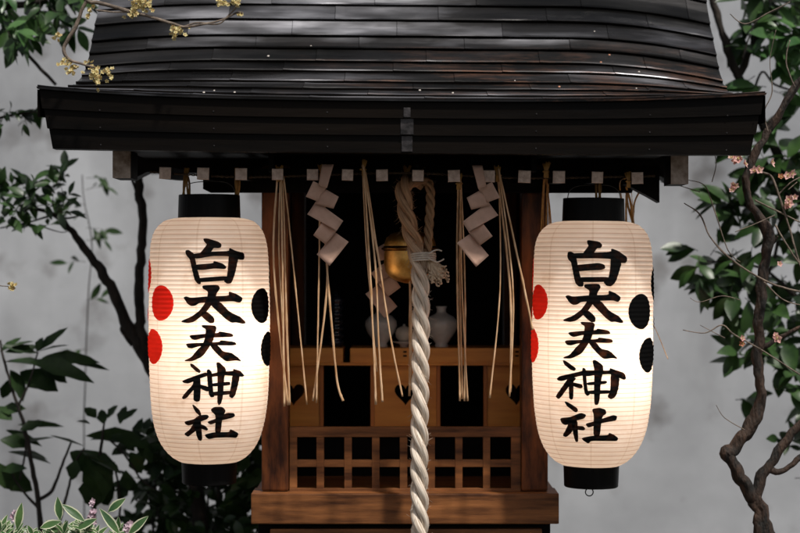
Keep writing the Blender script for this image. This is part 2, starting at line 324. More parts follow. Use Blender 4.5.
# ------------------------------------------------------------ shrine
SH=empty('wooden_shrine',(0,.5,0),'small dark wooden shrine with a metal clad roof between two lit lanterns','shrine')
def pbox(name,x0,x1,y0p,y1p,ya,yb,m,bev=.002,parent=SH):
    a=P(x0,y1p,ya); c=P(x1,y0p,ya); q=MB(); q.box((a.x,ya,a.z),(c.x,yb,c.z),bev=bev); return q.build(name,m,parent)
# stone footing and base below the frame
q=MB(); q.box((-.62,-.12,0),(.62,1.15,.28),bev=.02); q.build('stone_base',M['stone'],SH)
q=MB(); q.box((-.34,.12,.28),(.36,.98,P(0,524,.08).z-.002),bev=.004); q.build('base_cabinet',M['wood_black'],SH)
q=MB()
for x in (-.26,-.02,.22): q.box((x,.108,.6),(x+.2,.1195,.865),bev=.003)
q.build('base_panel',M['wood_x'],SH)
pbox('base_rail',270,542,529,538,.095,.118,M['wood_x'])
pbox('plinth_beam',251,559,493.5,524,.08,.20,M['wood_x'],.003)
q=MB(); a=P(251,524,.08); c=P(559,493.5,.08); q.box((a.x+.003,.202,a.z),(c.x-.003,1.0,c.z-.002),bev=.003); q.build('floor_deck',M['wood_x'],SH)
zt=P(0,190,.12).z
for x0,x1 in ((261.5,288.5),(521.5,548)):
    a=P(x0,0,.12); c=P(x1,0,.12); zb=P(0,493.5,.08).z+.001
    q=MB(); q.box((a.x,.12,zb),(c.x,.19,zt+.06),bev=.005); q.build('pillar',M['wood_z'],SH)
    q=MB(); q.box((a.x,.87,zb),(c.x,.94,zt+.06),bev=.005); q.build('pillar',M['wood_z'],SH)
    xs=(a.x+.015,a.x+.03) if x0<400 else (c.x-.03,c.x-.015)
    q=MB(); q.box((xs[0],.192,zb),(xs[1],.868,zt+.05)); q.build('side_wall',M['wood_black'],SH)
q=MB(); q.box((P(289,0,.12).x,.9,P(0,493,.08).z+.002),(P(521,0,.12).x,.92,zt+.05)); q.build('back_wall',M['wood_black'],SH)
# lattice rail between the pillars
q=MB(); yl=.13
def lb(x0,x1,y0,y1,dy=0):
    a=P(x0,y1,yl+dy); c=P(x1,y0,yl+dy); q.box((a.x,yl+dy,a.z),(c.x,yl+.022-dy,c.z),bev=.0012)
lb(289.3,521,427,437); lb(289.3,521,459.8,467,.003); lb(289.3,521,488.5,493.2)
for x0,x1 in ((289.5,297),(316.5,324),(344.3,351.8),(372,379.5),(399.8,407.3),(427.4,434.9),(455.2,462.5),(483,490.2),(511,520.8)): lb(x0,x1,436.8,488.7,.0015)
q.build('lattice_rail',M['wood_x'],SH)
# inner screen with heart cut-outs, amber wood
ys=.42
def heart(cx,cy,w,h,n=26):
    pts=[]
    for k in range(n):
        t=2*PI*k/n; x=16*math.sin(t)**3; z=13*math.cos(t)-5*math.cos(2*t)-2*math.cos(3*t)-math.cos(4*t)
        pts.append((cx+x/32*w,cy+(z+2.5)/29*h))
    return pts
def panel_with_hole(x0,x1,hx,first=None):
    a=P(x0,430,ys); c=P(x1,363,ys)
    hc=P(hx,395,ys); hp=heart(hc.x,hc.z,22*S(ys),22*S(ys)); hp=[(min(max(x,a.x+.001),c.x-.001),z) for x,z in hp]
    bm=bmesh.new(); vo=[bm.verts.new((x,0,z)) for x,z in ((a.x,a.z),(c.x,a.z),(c.x,c.z),(a.x,c.z))]
    vi=[bm.verts.new((x,0,z)) for x,z in hp]; ed=[]
    for L_ in (vo,vi):
        for i in range(len(L_)): ed.append(bm.edges.new((L_[i],L_[(i+1)%len(L_)])))
    bmesh.ops.triangle_fill(bm,edges=ed,use_beauty=True)
    r=bmesh.ops.extrude_face_region(bm,geom=bm.faces[:]); 
    for v in [e for e in r['geom'] if isinstance(e,bmesh.types.BMVert)]: v.co.y+=.012
    for v in bm.verts: v.co.y+=ys
    m=MB(); m.bm(bm); m.build('heart_cut_panel',M['wood_light'],SH)
panel_with_hole(280,319.5,293.5); panel_with_hole(374.5,436.5,405.5); panel_with_hole(487.5,531,516.5)
for x0,x1 in ((319.7,323.5),(370.5,374.3),(436.7,440.3),(483.5,487.3)): pbox('stile',x0,x1,363,430,ys-.004,ys+.014,M['wood_light_z'],.001)
q=MB()
a=P(286,363,ys-.02); c=P(343,348,ys-.02); q.box((a.x,ys-.02,a.z),(c.x,ys+.16,c.z),bev=.002)
a=P(350,363,ys-.02); c=P(541,348,ys-.02); q.box((a.x,ys-.02,a.z),(c.x,ys+.16,c.z),bev=.002)
q.build('offering_shelf',M['wood_light'],SH)
for x in (405,517): 
    for yy in (351,355): pbox('shelf_slot',x-1.8,x+1.8,yy,yy+1.6,ys-.0215,ys-.019,M['wood_black'],0)
pbox('shelf_edge_strip',286,541,362.8,365.5,ys-.024,ys+.01,M['wood_light'],.001)
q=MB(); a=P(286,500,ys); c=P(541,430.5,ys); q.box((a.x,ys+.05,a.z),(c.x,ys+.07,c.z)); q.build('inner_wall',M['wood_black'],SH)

# roof ---------------------------------------------------------------
ROLL=.0085
pf=[(100.5,-.25),(97,-.165),(91,-.09),(84,-.02),(73.6,.06),(64,.115),(50.7,.17),(38,.205),(22,.25),(7,.30)]
prof=[(y,P(400,py,y).z) for py,y in pf]
y,z=prof[-1]
for dz,dy in ((.062,.052),(.064,.050),(.065,.048),(.065,.046),(.065,.044)): y+=dy; z+=dz; prof.append((y,z))
RY,RZ=prof[-1][0]+.05,prof[-1][1]+.05
def edgew(t): # half widths left,right as function of course index
    f=max(0,1-t/3.2)
    return .752+.045*f**2, .772+.031*f**2
ztop=prof[-1][1]; z0=prof[0][1]
def rsurf(x,i,off=0.0):
    i=min(i,len(prof)-1-1e-6); k=int(i); f=i-k; y=prof[k][0]*(1-f)+prof[k+1][0]*f; z=prof[k][1]*(1-f)+prof[k+1][1]*f
    k0=max(k-1,0); k1=min(k+1,len(prof)-1); t=Vector((0,prof[k1][0]-prof[k0][0],prof[k1][1]-prof[k0][1])).normalized()
    n=Vector((0,-t.z,t.y))
    u=abs(x)/.78; up=.020*u**3*max(0,1-i/3.5)
    e=max(0,(abs(x)-.40)/.37); dr=(.040 if x>0 else .022)*e**2*min(1,i/5.0)
    p=Vector((x,y,z+up-dr-ROLL*x))+n*off
    return p
q=MB(); pan=[]
rc=random.Random(3)
for i in range(len(prof)-1):
    wl_,wr_=edgew(i); L0=-wl_; 
    st=(-.26*(i*.37%1.0))+ (.02 if i%2 else 0); xs=[-wl_]; x=-wl_+.08+.26*((i*.37)%1.0)
    while x<wr_-.05: xs.append(x); x+=.26+rc.uniform(-.012,.012)
    xs.append(wr_)
    for a,b_ in zip(xs[:-1],xs[1:]):
        o1=rc.uniform(0,.0006); o2=rc.uniform(0,.0006); pv=rc.random()
        nx=max(2,int((b_-a)/.022)); vs=[];fs=[]
        lp=.95+.55*min(1,i/6); rows=[(-.0,.0004),(-.0,.0048*lp),(.04,.0062*lp),(.10,.0036*lp),(.55,.0016),(1.02,.0004)]
        for rI,(rf,of) in enumerate(rows):
            for k in range(nx+1):
                t=k/nx; xx=a+.0006+(b_-a-.0012)*t
                lip=.0009*noise.noise(Vector((xx*9,i*3.1,rI)))
                edge=.0009 if (k==0) else 0
                vs.append(rsurf(xx,i+rf,of+o1*(1-t)+o2*t+lip+edge))
        m=nx+1
        for r_ in range(len(rows)-1):
            for k in range(nx): fs.append((r_*m+k,r_*m+k+1,(r_+1)*m+k+1,(r_+1)*m+k))
        q.add(vs,fs); q.m[-len(fs):]=[1]*nx+[0]*(len(fs)-nx); pan+=[pv]*len(fs)
rf=q.build('roof',[M['roof'],M['wood_black']],SH,fixn=False)
at=rf.data.attributes.new('panel','FLOAT','FACE'); at.data.foreach_set('value',pan)
# solid bed below the sheets, mirrored back slope, gable ends and ridge
q=MB(); nx=24; vs=[]
nI=len(prof)
for sgn in (0,1):
    vs=[];fs=[]
    for i in range(nI):
        wl_,wr_=edgew(i)
        for k in range(nx+1):
            x=-wl_+(wl_+wr_)*k/nx; p=rsurf(x,min(i,nI-1.001),-.004)
            if sgn: p.y=2*RY-p.y
            vs.append(p)
    m=nx+1
    for i in range(nI-1):
        for k in range(nx): fs.append((i*m+k,i*m+k+1,(i+1)*m+k+1,(i+1)*m+k))
    q.add(vs,fs)
for side in (-1,1):
    poly=[]
    for i in range(nI): p=rsurf(side*edgew(i)[0 if side<0 else 1],min(i,nI-1.001),-.004); poly.append(p)
    back=[Vector((p.x,2*RY-p.y,p.z)) for p in poly[::-1]]
    allp=poly+back; n=len(allp); base=[Vector((p.x,p.y,min(p.z-.05,allp[0].z+.02 if 0 else p.z-.06))) for p in allp]
    q.add(allp+base,[(k,k+1,n+k+1,n+k) for k in range(n-1)])
    cen=[Vector((p.x*.97,p.y,p.z-.06)) for p in allp]
    q.add(cen,[tuple(range(n))])
q.build('roof_bed',M['wood_black'],SH)
q=MB(); q.tube([rsurf(-.77,nI-1.01)+Vector((0,.05,.0)),rsurf(-.4,nI-1.01)+Vector((0,.05,.03)),rsurf(0,nI-1.01)+Vector((0,.05,.03)),rsurf(.4,nI-1.01)+Vector((0,.05,.03)),rsurf(.77,nI-1.01)+Vector((0,.05,.0))],.055,12); q.build('ridge_cap',M['roof'],SH,smooth=True)
# thin drip edge and three stepped eave boards
def eave_layer(name,pt0,pt1,inset0,inset1,yf,m,yb=None):
    # pt: photo row of board top / bottom at the middle
    q=MB(); n=40; vs=[]; fs=[]
    yb=yb if yb is not None else yf+.045
    for k in range(n+1):
        u=-1+2*k/n
        for (pt,ins) in ((pt0,inset0),(pt1,inset1)):
            hw=.795 if u<0 else .802
            x=u*(hw-ins); fr=(pt-100.5)/52
            up=.0205*abs(u)**3*(1-fr)+.003*abs(u)**3*fr
            z=P(400,pt,-.25).z+up-ROLL*x
            vs.append((x,yf,z)); vs.append((x,yb,z))
    for k in range(n):
        a=k*4; b2=a+4
        fs+=[(a,b2,b2+2,a+2),(a+2,b2+2,b2+3,a+3),(a+3,b2+3,b2+1,a+1),(a+1,b2+1,b2,a)]
    fs+=[(0,2,3,1),(n*4,n*4+1,n*4+3,n*4+2)]
    q.add(vs,fs); return q.build(name,m,SH)
eave_layer('drip_edge',99.3,101.2,-.003,-.001,-.256,M['roof'])
eave_layer('eave_board',101.3,118,.002,.008,-.247,M['eave'])
eave_layer('eave_board',118.3,135,.011,.018,-.240,M['eave'])
eave_layer('eave_board',135.3,152.6,.021,.029,-.233,M['eave'])
q=MB()
for k,(y0_,y1_,yf_,w_) in enumerate(((108,117.6,-.247,3.5),(118.6,134.6,-.240,6.5),(135.6,151.5,-.233,5.5))):
    a=P(407-w_,y1_,-.24); c=P(407+w_,y0_,-.24); q.box((a.x,yf_-.0022,a.z-ROLL*.015),(c.x,yf_+.001,c.z-ROLL*.015),bev=.0007)
q.build('joint_plate',M['worn_metal'],SH)
q=MB()
for bx_ in (-.66,-.41,-.16,.30,.55,.72):
    for pz,yf_ in ((113,-.247),(130,-.240),(147,-.233)):
        c=P(400,pz,-.24); q=MB(); q.tube([(bx_,yf_-.0012,c.z-ROLL*bx_),(bx_,yf_+.002,c.z-ROLL*bx_)],.0016,8); q.build('nail_head',M['worn_metal'],SH)
# bargeboards following the slope at both ends, soffit and gable wall
for side in (-1,1):
    q=MB()
    for sg in (0,1):
        ob=[];ib=[]
        for i in [k*.5 for k in range(2*(nI-1)+1)]:
            i=min(i,nI-1.001); w_=edgew(i)[0 if side<0 else 1]; p=rsurf(side*w_,i,-.003)
            yy=p.y if not sg else 2*RY-p.y
            dp=.105-.02*i/nI
            yy=max(yy,-.198); ob.append([Vector((side*(w_-.004),yy,p.z)),Vector((side*(w_-.028),yy,p.z-dp)),Vector((side*(w_-.075),yy,p.z-dp)),Vector((side*(w_-.075),yy,p.z-.004))])
        vs=[v for r_ in ob for v in r_]; n_=len(ob); fs=[]
        for i in range(n_-1):
            for k in range(4): fs.append((i*4+k,i*4+(k+1)%4,i*4+4+(k+1)%4,i*4+4+k))
        fs+=[(0,1,2,3),tuple((n_-1)*4+k for k in (3,2,1,0))]
        q.add(vs,fs)
    q.build('bargeboard',M['eave'],SH)
q=MB()
for sg in (0,1):
    vs=[];
    for i in [0]+[k*.5 for k in range(1,2*(nI-1)+1)]:
        i=min(i,nI-1.001); p=rsurf(0,i,0); yy=p.y+.03 if not sg else 2*RY-p.y-.03
        for x in (-.72,.72): vs.append(Vector((x,yy,p.z-.055-ROLL*x)))
    q.add(vs,[(2*k,2*k+1,2*k+3,2*k+2) for k in range(len(vs)//2-1)])
q.build('soffit',M['wood_black'],SH)
for x in (-.30,.30):
    poly=[rsurf(0,min(i,nI-1.001),0) for i in range(2,nI)]; pts=[(p.y,p.z-.06) for p in poly]; pts+=[(2*RY-y_,z_) for y_,z_ in pts[::-1]]
    n_=len(pts); zb_=P(0,176,.12).z; q=MB(); 
    full=pts+[(pts[-1][0],zb_),(pts[0][0],zb_)]; n_=len(full)
    q.add([(x,a,b_) for a,b_ in full]+[(x+.012,a,b_) for a,b_ in full],[tuple(range(n_)),tuple(range(2*n_-1,n_-1,-1))]+[(k,(k+1)%n_,n_+(k+1)%n_,n_+k) for k in range(n_)]); q.build('gable_wall',M['wood_black'],SH)
# rafters with pale ends
zr=[]
for px,py in ((165,173),(203,173.6),(241,174),(277.5,174.3),(312.5,174.6),(347.5,174.9),(382,175.2),(418,175.6),(454,175.9),(489,176.2),(524.5,176.6),(559,177),(597.5,177.4),(637.5,178)):
    yr=-.12; c=P(px,py,yr); hw=6.0*S(yr)*random.uniform(.94,1.04); rot=random.uniform(-.04,.04); q=MB(); ln=1.9; sl_=.02
    off=[(-hw,-hw),(hw,-hw),(hw,hw),(-hw,hw)]
    off=[(a*math.cos(rot)-b_*math.sin(rot),a*math.sin(rot)+b_*math.cos(rot)) for a,b_ in off]
    q.add([(c.x+a*.9,yr,c.z+b_*.9) for a,b_ in off]+[(c.x+a,yr+.002,c.z+b_) for a,b_ in off],[(0,1,2,3)]+[(i,4+i,4+(i+1)%4,(i+1)%4) for i in range(4)],1)
    q.add([(c.x+a,yr+.002,c.z+b_) for a,b_ in off]+[(c.x+a,yr+.36,c.z+b_+.012) for a,b_ in off],[(i,4+i,4+(i+1)%4,(i+1)%4) for i in range(4)]+[(7,6,5,4)],0)
    q.build('rafter',[M['wood_black'],M['endgrain']],SH)
# beams
def pprism(name,pts,ya,yb,m):
    q=MB(); q.prism([(P(x,y_,ya).x,P(x,y_,ya).z) for x,y_ in pts],ya,yb); return q.build(name,m,SH)
pprism('purlin_beam',[(131,136),(671,138),(671,184),(661,176.5),(625,176),(202,173),(147,172),(131,180)],.26,.34,M['wood_black'])
pprism('header_beam',[(203,168),(640,170),(632,192.8),(210,192.5),(203,189)],.09,.115,M['wood_black'])
pprism('carved_bracket',[(625,165),(659.5,165),(659.5,202.5),(648,196),(631,187),(624,184)],.02,.07,M['wood_black'])
for x0,x1,y0,y1 in ((112.5,130.5,146,178),(671,688.5,150,184)):
    a=P(x0,y1,-.10); c=P(x1,y0,-.10); q=MB(); q.box((a.x,-.10,a.z),(c.x,-.096,c.z),1,bev=.001); q.box((a.x+.0005,-.0955,a.z),(c.x-.0005,.02,c.z-.001),0)
    q.build('purlin_end',[M['wood_black'],M['endworn']],SH)
q=MB(); a=P(133,0,.02).x; c=P(668,0,.02).x; q.box((a,-.185,P(0,150.5,-.1).z),(c,.255,P(0,148,-.1).z)); q.build('soffit_board',M['wood_black'],SH)

# ------------------------------------------------------------ lanterns
def chaikin(pts,it=2,r=.22):
    for _ in range(it):
        o=[]
        for i in range(len(pts)):
            a=pts[i]; b_=pts[(i+1)%len(pts)]
            o.append((a[0]*(1-r)+b_[0]*r,a[1]*(1-r)+b_[1]*r)); o.append((a[0]*r+b_[0]*(1-r),a[1]*r+b_[1]*(1-r)))
        pts=o
    return pts
def grow(p,e):
    n=len(p); A=sum(p[i][0]*p[(i+1)%n][1]-p[(i+1)%n][0]*p[i][1] for i in range(n)); sg=1 if A>0 else -1; o=[]
    for i in range(n):
        tx=p[(i+1)%n][0]-p[i-1][0]; ty=p[(i+1)%n][1]-p[i-1][1]; l=math.hypot(tx,ty) or 1
        o.append((p[i][0]+sg*ty/l*e,p[i][1]-sg*tx/l*e))
    return o
LW=[(218,31),(218.8,37),(221,44),(225,49.5),(231,54),(239,57),(250,58.8),(275,59.8),(310,60.4),(345,60.5),(380,59.6),(405,58),(422,55.6),(436,51.5),(446,46.5),(454,40),(459,33.5),(461.5,28)]
def kan(l):  # origin + polygons at 10x
    (ox,oy),ps=l; return [[(ox+x/10,oy+y/10) for x,y in p] for p in ps]
K_L=[
((180,232),[[(295,68),(330,65),(440,98),(470,125),(465,150),(440,160),(395,155),(370,195),(320,228),(262,218),(300,170),(335,125),(305,95)],
 [(120,185),(150,182),(205,220),(212,260),(235,370),(262,465),(272,518),(245,518),(215,480),(190,380),(165,270),(125,225)],
 [(190,222),(370,198),(545,193),(545,160),(600,190),(680,212),(678,275),(640,275),(545,240),(380,238),(235,265),(190,252)],
 [(545,200),(632,235),(615,300),(590,420),(558,510),(520,515),(490,490),(518,460),(530,380),(540,240)],
 [(200,330),(395,315),(395,290),(480,318),(512,350),(505,368),(400,362),(300,378),(205,375)],
 [(230,465),(525,440),(530,480),(250,502)]]),
((180,275),[[(290,105),(435,100),(452,130),(435,160),(418,185),(410,250),(370,300),(322,370),(210,465),(150,478),(85,468),(95,455),(180,420),(260,360),(310,290),(335,230),(345,165),(290,130)],
 [(105,225),(130,215),(175,230),(340,215),(540,210),(535,165),(600,190),(655,225),(655,255),(630,275),(580,260),(440,265),(260,275),(215,305),(180,308),(150,290)],
 [(370,265),(450,265),(540,370),(640,420),(690,480),(660,485),(600,470),(560,475),(510,440),(450,380),(370,300)],
 [(285,372),(330,368),(380,410),(400,440),(395,475),(360,480),(310,440),(275,400)]]),
((180,318),[[(280,70),(400,75),(420,95),(405,150),(385,230),(350,290),(290,380),(190,430),(105,428),(180,395),(240,320),(290,270),(315,200),(325,110),(290,90)],
 [(160,175),(300,160),(440,150),(445,135),(560,155),(578,185),(430,190),(300,195),(215,218),(185,205)],
 [(128,255),(300,248),(450,240),(460,222),(590,240),(602,265),(560,272),(380,268),(250,280),(190,300),(150,295)],
 [(355,262),(430,270),(480,335),(560,350),(610,390),(650,430),(600,420),(510,432),(450,380),(395,320)]]),
((180,355),[[(170,85),(195,90),(270,155),(262,178),(225,160),(175,110)],
 [(90,262),(120,245),(230,205),(325,170),(335,205),(270,228),(150,282),(105,275)],
 [(205,240),(268,240),(250,300),(200,345),(130,425),(100,440),(82,425),(130,365),(195,300)],
 [(205,225),(265,220),(268,330),(262,455),(230,465),(200,450),(205,330)],
 [(250,290),(350,320),(355,355),(330,362),(255,325)],
 [(330,150),(350,142),(375,170),(380,260),(390,380),(400,415),(370,420),(350,390),(340,280)],
 [(350,195),(440,170),(580,160),(575,138),(640,160),(675,205),(655,215),(600,205),(480,197),(365,218)],
 [(575,165),(635,200),(620,290),(595,400),(570,430),(540,410),(560,300)],
 [(420,75),(445,72),(510,140),(490,220),(480,420),(465,480),(445,500),(432,470),(435,300),(430,140)],
 [(370,285),(545,265),(548,298),(385,312)],[(370,370),(560,355),(560,388),(380,407)]]),
((180,395),[[(185,98),(200,100),(255,150),(272,195),(255,205),(215,165)],
 [(100,268),(200,245),(250,205),(330,198),(348,215),(330,240),(240,272),(140,305),(105,290)],
 [(200,275),(262,270),(240,340),(170,385),(120,420),(80,392),(150,350)],
 [(208,240),(265,235),(270,340),(275,440),(262,462),(235,455),(215,400)],
 [(250,290),(310,310),(340,345),(325,355),(255,332)],
 [(370,145),(400,120),(480,120),(510,155),(495,190),(478,230),(468,390),(415,390),(418,200),(380,165)],
 [(335,268),(420,240),(520,180),(590,182),(602,205),(580,225),(480,250),(370,295),(350,285)],
 [(305,400),(410,375),(560,375),(565,345),(600,360),(652,385),(645,430),(560,425),(420,428),(350,445),(320,425)]])]
K_R=[
((550,235),[[(312,52),(430,68),(460,100),(445,128),(405,130),(370,188),(268,193),(330,110),(315,85)],
 [(130,175),(160,170),(190,190),(210,235),(225,320),(250,430),(280,480),(275,515),(235,515),(205,480),(180,360),(165,275),(130,235)],
 [(165,188),(370,180),(550,170),(552,135),(620,160),(712,225),(695,275),(640,275),(550,235),(400,230),(180,235)],
 [(545,200),(652,265),(620,370),(590,460),(545,510),(500,505),(470,470),(520,440),(540,330)],
 [(205,305),(340,290),(420,282),(475,295),(488,330),(440,348),(340,352),(210,365)],
 [(225,425),(532,420),(532,465),(240,472)]]),
None,None,
((550,350),[[(92,105),(110,108),(210,185),(195,210),(150,190),(100,140)],
 [(35,290),(60,265),(180,235),(290,205),(400,205),(380,240),(250,255),(160,282),(80,310),(45,305)],
 [(145,275),(215,280),(150,350),(60,480),(40,490),(20,465),(70,390)],
 [(145,300),(185,290),(180,485),(160,497),(145,480)],
 [(180,325),(265,345),(270,375),(245,382),(185,362)],
 [(270,175),(300,190),(305,300),(315,400),(340,440),(315,458),(290,430),(275,300)],
 [(290,225),(400,205),(530,205),(530,178),(600,205),(670,225),(692,280),(670,292),(590,260),(540,235),(400,245),(300,262)],
 [(540,215),(625,260),(615,380),(590,460),(545,490),(510,465),(540,400)],
 [(365,105),(390,98),(460,150),(465,200),(440,320),(430,500),(415,545),(385,545),(380,400),(385,200)],
 [(310,325),(500,305),(500,332),(320,352)],[(320,405),(540,400),(530,430),(330,440)]]),
((545,395),[[(150,68),(170,70),(262,130),(272,160),(250,175),(170,110)],
 [(102,235),(200,225),(300,180),(352,200),(330,235),(240,258),(150,305),(110,280)],
 [(190,270),(262,262),(200,380),(140,425),(108,412),(150,350)],
 [(210,250),(265,245),(262,470),(235,475),(220,400)],
 [(250,312),(320,315),(340,340),(325,355),(255,347)],
 [(410,140),(480,128),(540,145),(550,185),(515,205),(500,260),(490,415),(425,415),(430,200)],
 [(345,290),(420,270),(520,235),(620,200),(660,210),(655,250),(520,275),(420,310),(370,325)],
 [(300,435),(430,410),(580,405),(590,380),(640,400),(690,430),(688,460),(560,460),(400,460),(370,490),(320,460)]])]
KL=[kan(k) for k in K_L]
def aff(polys,a,b_):    # map bbox a=(x0,x1,y0,y1) to b_
    return [[(b_[0]+(x-a[0])*(b_[1]-b_[0])/(a[1]-a[0]),b_[2]+(y-a[2])*(b_[3]-b_[2])/(a[3]-a[2])) for x,y in p] for p in polys]
KR=[kan(k) if k else None for k in K_R]
KR[1]=aff(KL[1],(188.5,249,285,323.4),(559.5,616.5,284,322.5)); KR[2]=aff(KL[2],(190.5,245,325,361),(558.5,610.5,322,358.5))
def make_lantern(cx,dy,chars,label,bulb,crest,tilt):
    top=P(cx,195+dy,0); T=empty('paper_lantern',top,label,'lantern','pair of paper lanterns hanging under the eave')
    s=S(0); zc=lambda py: H-(py+dy-266.5)*s
    prof_=[(w_*s,zc(y_)) for y_,w_ in LW]
    def Rz(z):
        if z>=prof_[0][1]: return prof_[0][0]
        for (r0,z_0),(r1,z1) in zip(prof_[:-1],prof_[1:]):
            if z1<=z<=z_0:
                t=(z_0-z)/(z_0-z1); return r0+(r1-r0)*t
        return prof_[-1][0]
    # smoothed profile
    fine=spline([(r,z) for r,z in prof_],10)
    def Rf(z):
        lo=fine
        if z>=lo[0][1]: return lo[0][0]
        for (r0,z_0),(r1,z1) in zip(lo[:-1],lo[1:]):
            if z1<=z<=z_0: return r0+(r1-r0)*((z_0-z)/max(1e-9,z_0-z1))
        return lo[-1][0]
    zo=top.z
    def sag(z):
        u=((z-zo)/HOOP)%1.0; return .0013*math.sin(PI*u)
    cxw=top.x
    q=MB(); seg=120; z1,z0_=prof_[0][1],prof_[-1][1]; n=int((z1-z0_)/HOOP*6); vs=[];fs=[]
    for i in range(n+1):
        z=z1-(z1-z0_)*i/n; r=Rf(z)
        for k in range(seg):
            a=2*PI*k/seg; wv=.0007*noise.noise(Vector((math.cos(a)*3,math.sin(a)*3,z*14)))+.0020*noise.noise(Vector((math.cos(a)*1.6+cx,math.sin(a)*1.6,z*7)))
            rr=r-sag(z)*(.8+.4*noise.noise(Vector((a*2,z*60,cx))))+wv
            vs.append((cxw+rr*math.cos(a),rr*math.sin(a),z))
    for i in range(n):
        for k in range(seg): k2=(k+1)%seg; fs.append((i*seg+k,(i+1)*seg+k,(i+1)*seg+k2,i*seg+k2))
    q.add(vs,fs); q.build('paper_shade',M['paper'],T,smooth=True)
    def surf(u,z,off):  # u = angle from the front
        r=Rf(z)-sag(z)+off; return Vector((cxw+r*math.sin(u),-r*math.cos(u),z))
    def flat(polys,name,m,off0,photo=True):
        qq=MB()
        for j,p in enumerate(polys):
            bm=bmesh.new()
            if photo:
                p=grow(chaikin(p,2,.16),.30); pp=[]
                for x,y_ in p:
                    sn=max(-.985,min(.985,(x+(.0087*(y_-200) if tilt else 0)-cx)/60.0)); th=math.asin(sn); z=H-(y_-266.5)*(D-.135*math.cos(th))/F; pp.append((th,z))
            else: pp=p
            vs_=[bm.verts.new((a,0,z)) for a,z in pp]
            ed=[bm.edges.new((vs_[i],vs_[(i+1)%len(vs_)])) for i in range(len(vs_))]
            bmesh.ops.triangle_fill(bm,edges=ed,use_beauty=True)
            zz=[z for _,z in pp]; aa=[a for a,_ in pp]
            st=HOOP/4; z=math.floor((min(zz)-zo)/st)*st+zo
            while z<max(zz):
                bmesh.ops.bisect_plane(bm,geom=bm.verts[:]+bm.edges[:]+bm.faces[:],plane_co=(0,0,z),plane_no=(0,0,1)); z+=st
            a=min(aa)+.04
            while a<max(aa):
                bmesh.ops.bisect_plane(bm,geom=bm.verts[:]+bm.edges[:]+bm.faces[:],plane_co=(a,0,0),plane_no=(1,0,0)); a+=.04
            for v in bm.verts: v.co=surf(v.co.x,v.co.z,off0+.0011+.00012*j)
            for f in bm.faces:
                pass
            qq.bm(bm)
        return qq.build(name,m,T,smooth=True)
    for c in chars: flat(c,'written_character',M['ink'],.0012)
    for (ac,zc_,m,lab) in crest:
        rr=38.5*s; dr=16.8*s
        spots=[(0,0,.42)]+[(math.sin(2*PI*k/5)*rr,math.cos(2*PI*k/5)*rr,1) for k in range(5)]
        for dx,dz,sc_ in spots:
            pts=[((ac+(dx+dr*sc_*math.cos(t))/.1365),zc_+dz+dr*sc_*1.03*math.sin(t)) for t in [2*PI*k/40 for k in range(40)]]
            o=flat([pts],'crest_dot',m,.0011,False); o['label']=lab
    # lacquered rings
    def ring(name,w0,w1,y0,y1):
        qq=MB(); a0=zc(y0); a1=zc(y1); qq.lathe([(.001,a0-.004),(w0*s-.004,a0-.004),(w0*s-.004,a0),(w0*s-.001,a0),(w0*s,a0-.0015),(w1*s,a1+.002),(w1*s-.002,a1),(.001,a1)],(cxw,0,0),56)
        o=qq.build(name,M['black_lacquer'],T,smooth=False)
        return o
    ring('top_ring',30.5,31.2,195,219); ring('bottom_ring',27.8,27.0,460.5,483)
    # wire bail and lower hook
    qq=MB(); qq.tube(spline([(cxw-.062,-.01,zc(196)),(cxw-.055,-.01,zc(187)),(cxw-.03,-.01,zc(182.5)),(cxw+.03,-.01,zc(182)),(cxw+.055,-.01,zc(187)),(cxw+.062,-.01,zc(196))],8),.0011,6); qq.build('bail_wire',M['wire'],T,smooth=True)
    if tilt:
        qq=MB(); zc0=zc(488.5); qq.tube([(cxw-.004+.009*math.sin(t),-.0,zc0+.009*math.cos(t)) for t in [2*PI*k/20 for k in range(21)]],.0013,6); qq.build('hook_ring',M['iron'],T,smooth=True)
    qq=MB(); bz=zc(bulb[1]); bx=cxw+bulb[0]; qq.lathe([(.0005,-.03),(.012,-.028),(.022,-.012),(.023,0),(.018,.016),(.011,.028),(.011,.05)],(bx,.02,bz),20)
    bo=qq.build('bulb',M['porcelain'],T,smooth=True)
    qq=MB(); qq.tube([(bx,.02,bz+.05),(cxw,0,zc(215))],.002,6); qq.build('bulb_cord',M['iron'],T)
    ld=bpy.data.lights.new('bulb_light','POINT'); ld.energy=BULB; ld.color=(1,.84,.70); ld.shadow_soft_size=.04
    if tilt: T.rotation_euler=(0,R(.5),0)
    lo=bpy.data.objects.new('bulb_light',ld); C.objects.link(lo); lo.parent=T; lo.location=Vector((bx+bulb[2],-.01,bz-.005))-world(T)
    return T
BULB=2.15
zc1=lambda py: H-(py-266.5)*(D-.0)/F
LA=make_lantern(209.3,0,KL,'glowing white paper lantern left of the shrine, red dots on its left edge clearest',(.026,338,.012),
  [(R(-81),zc1(314),M['dot_red'],'red dot of a plum crest'),(R(100),zc1(317),M['dot_black'],'black dot of a plum crest')],0)
LB=make_lantern(593.6,3.5,KR,'glowing white paper lantern right of the shrine, two round black dots facing front',(.026,348,.012),
  [(R(-104),zc1(314),M['dot_red'],'red dot of a plum crest'),(R(81),zc1(322),M['dot_black'],'black dot of a plum crest')],1)
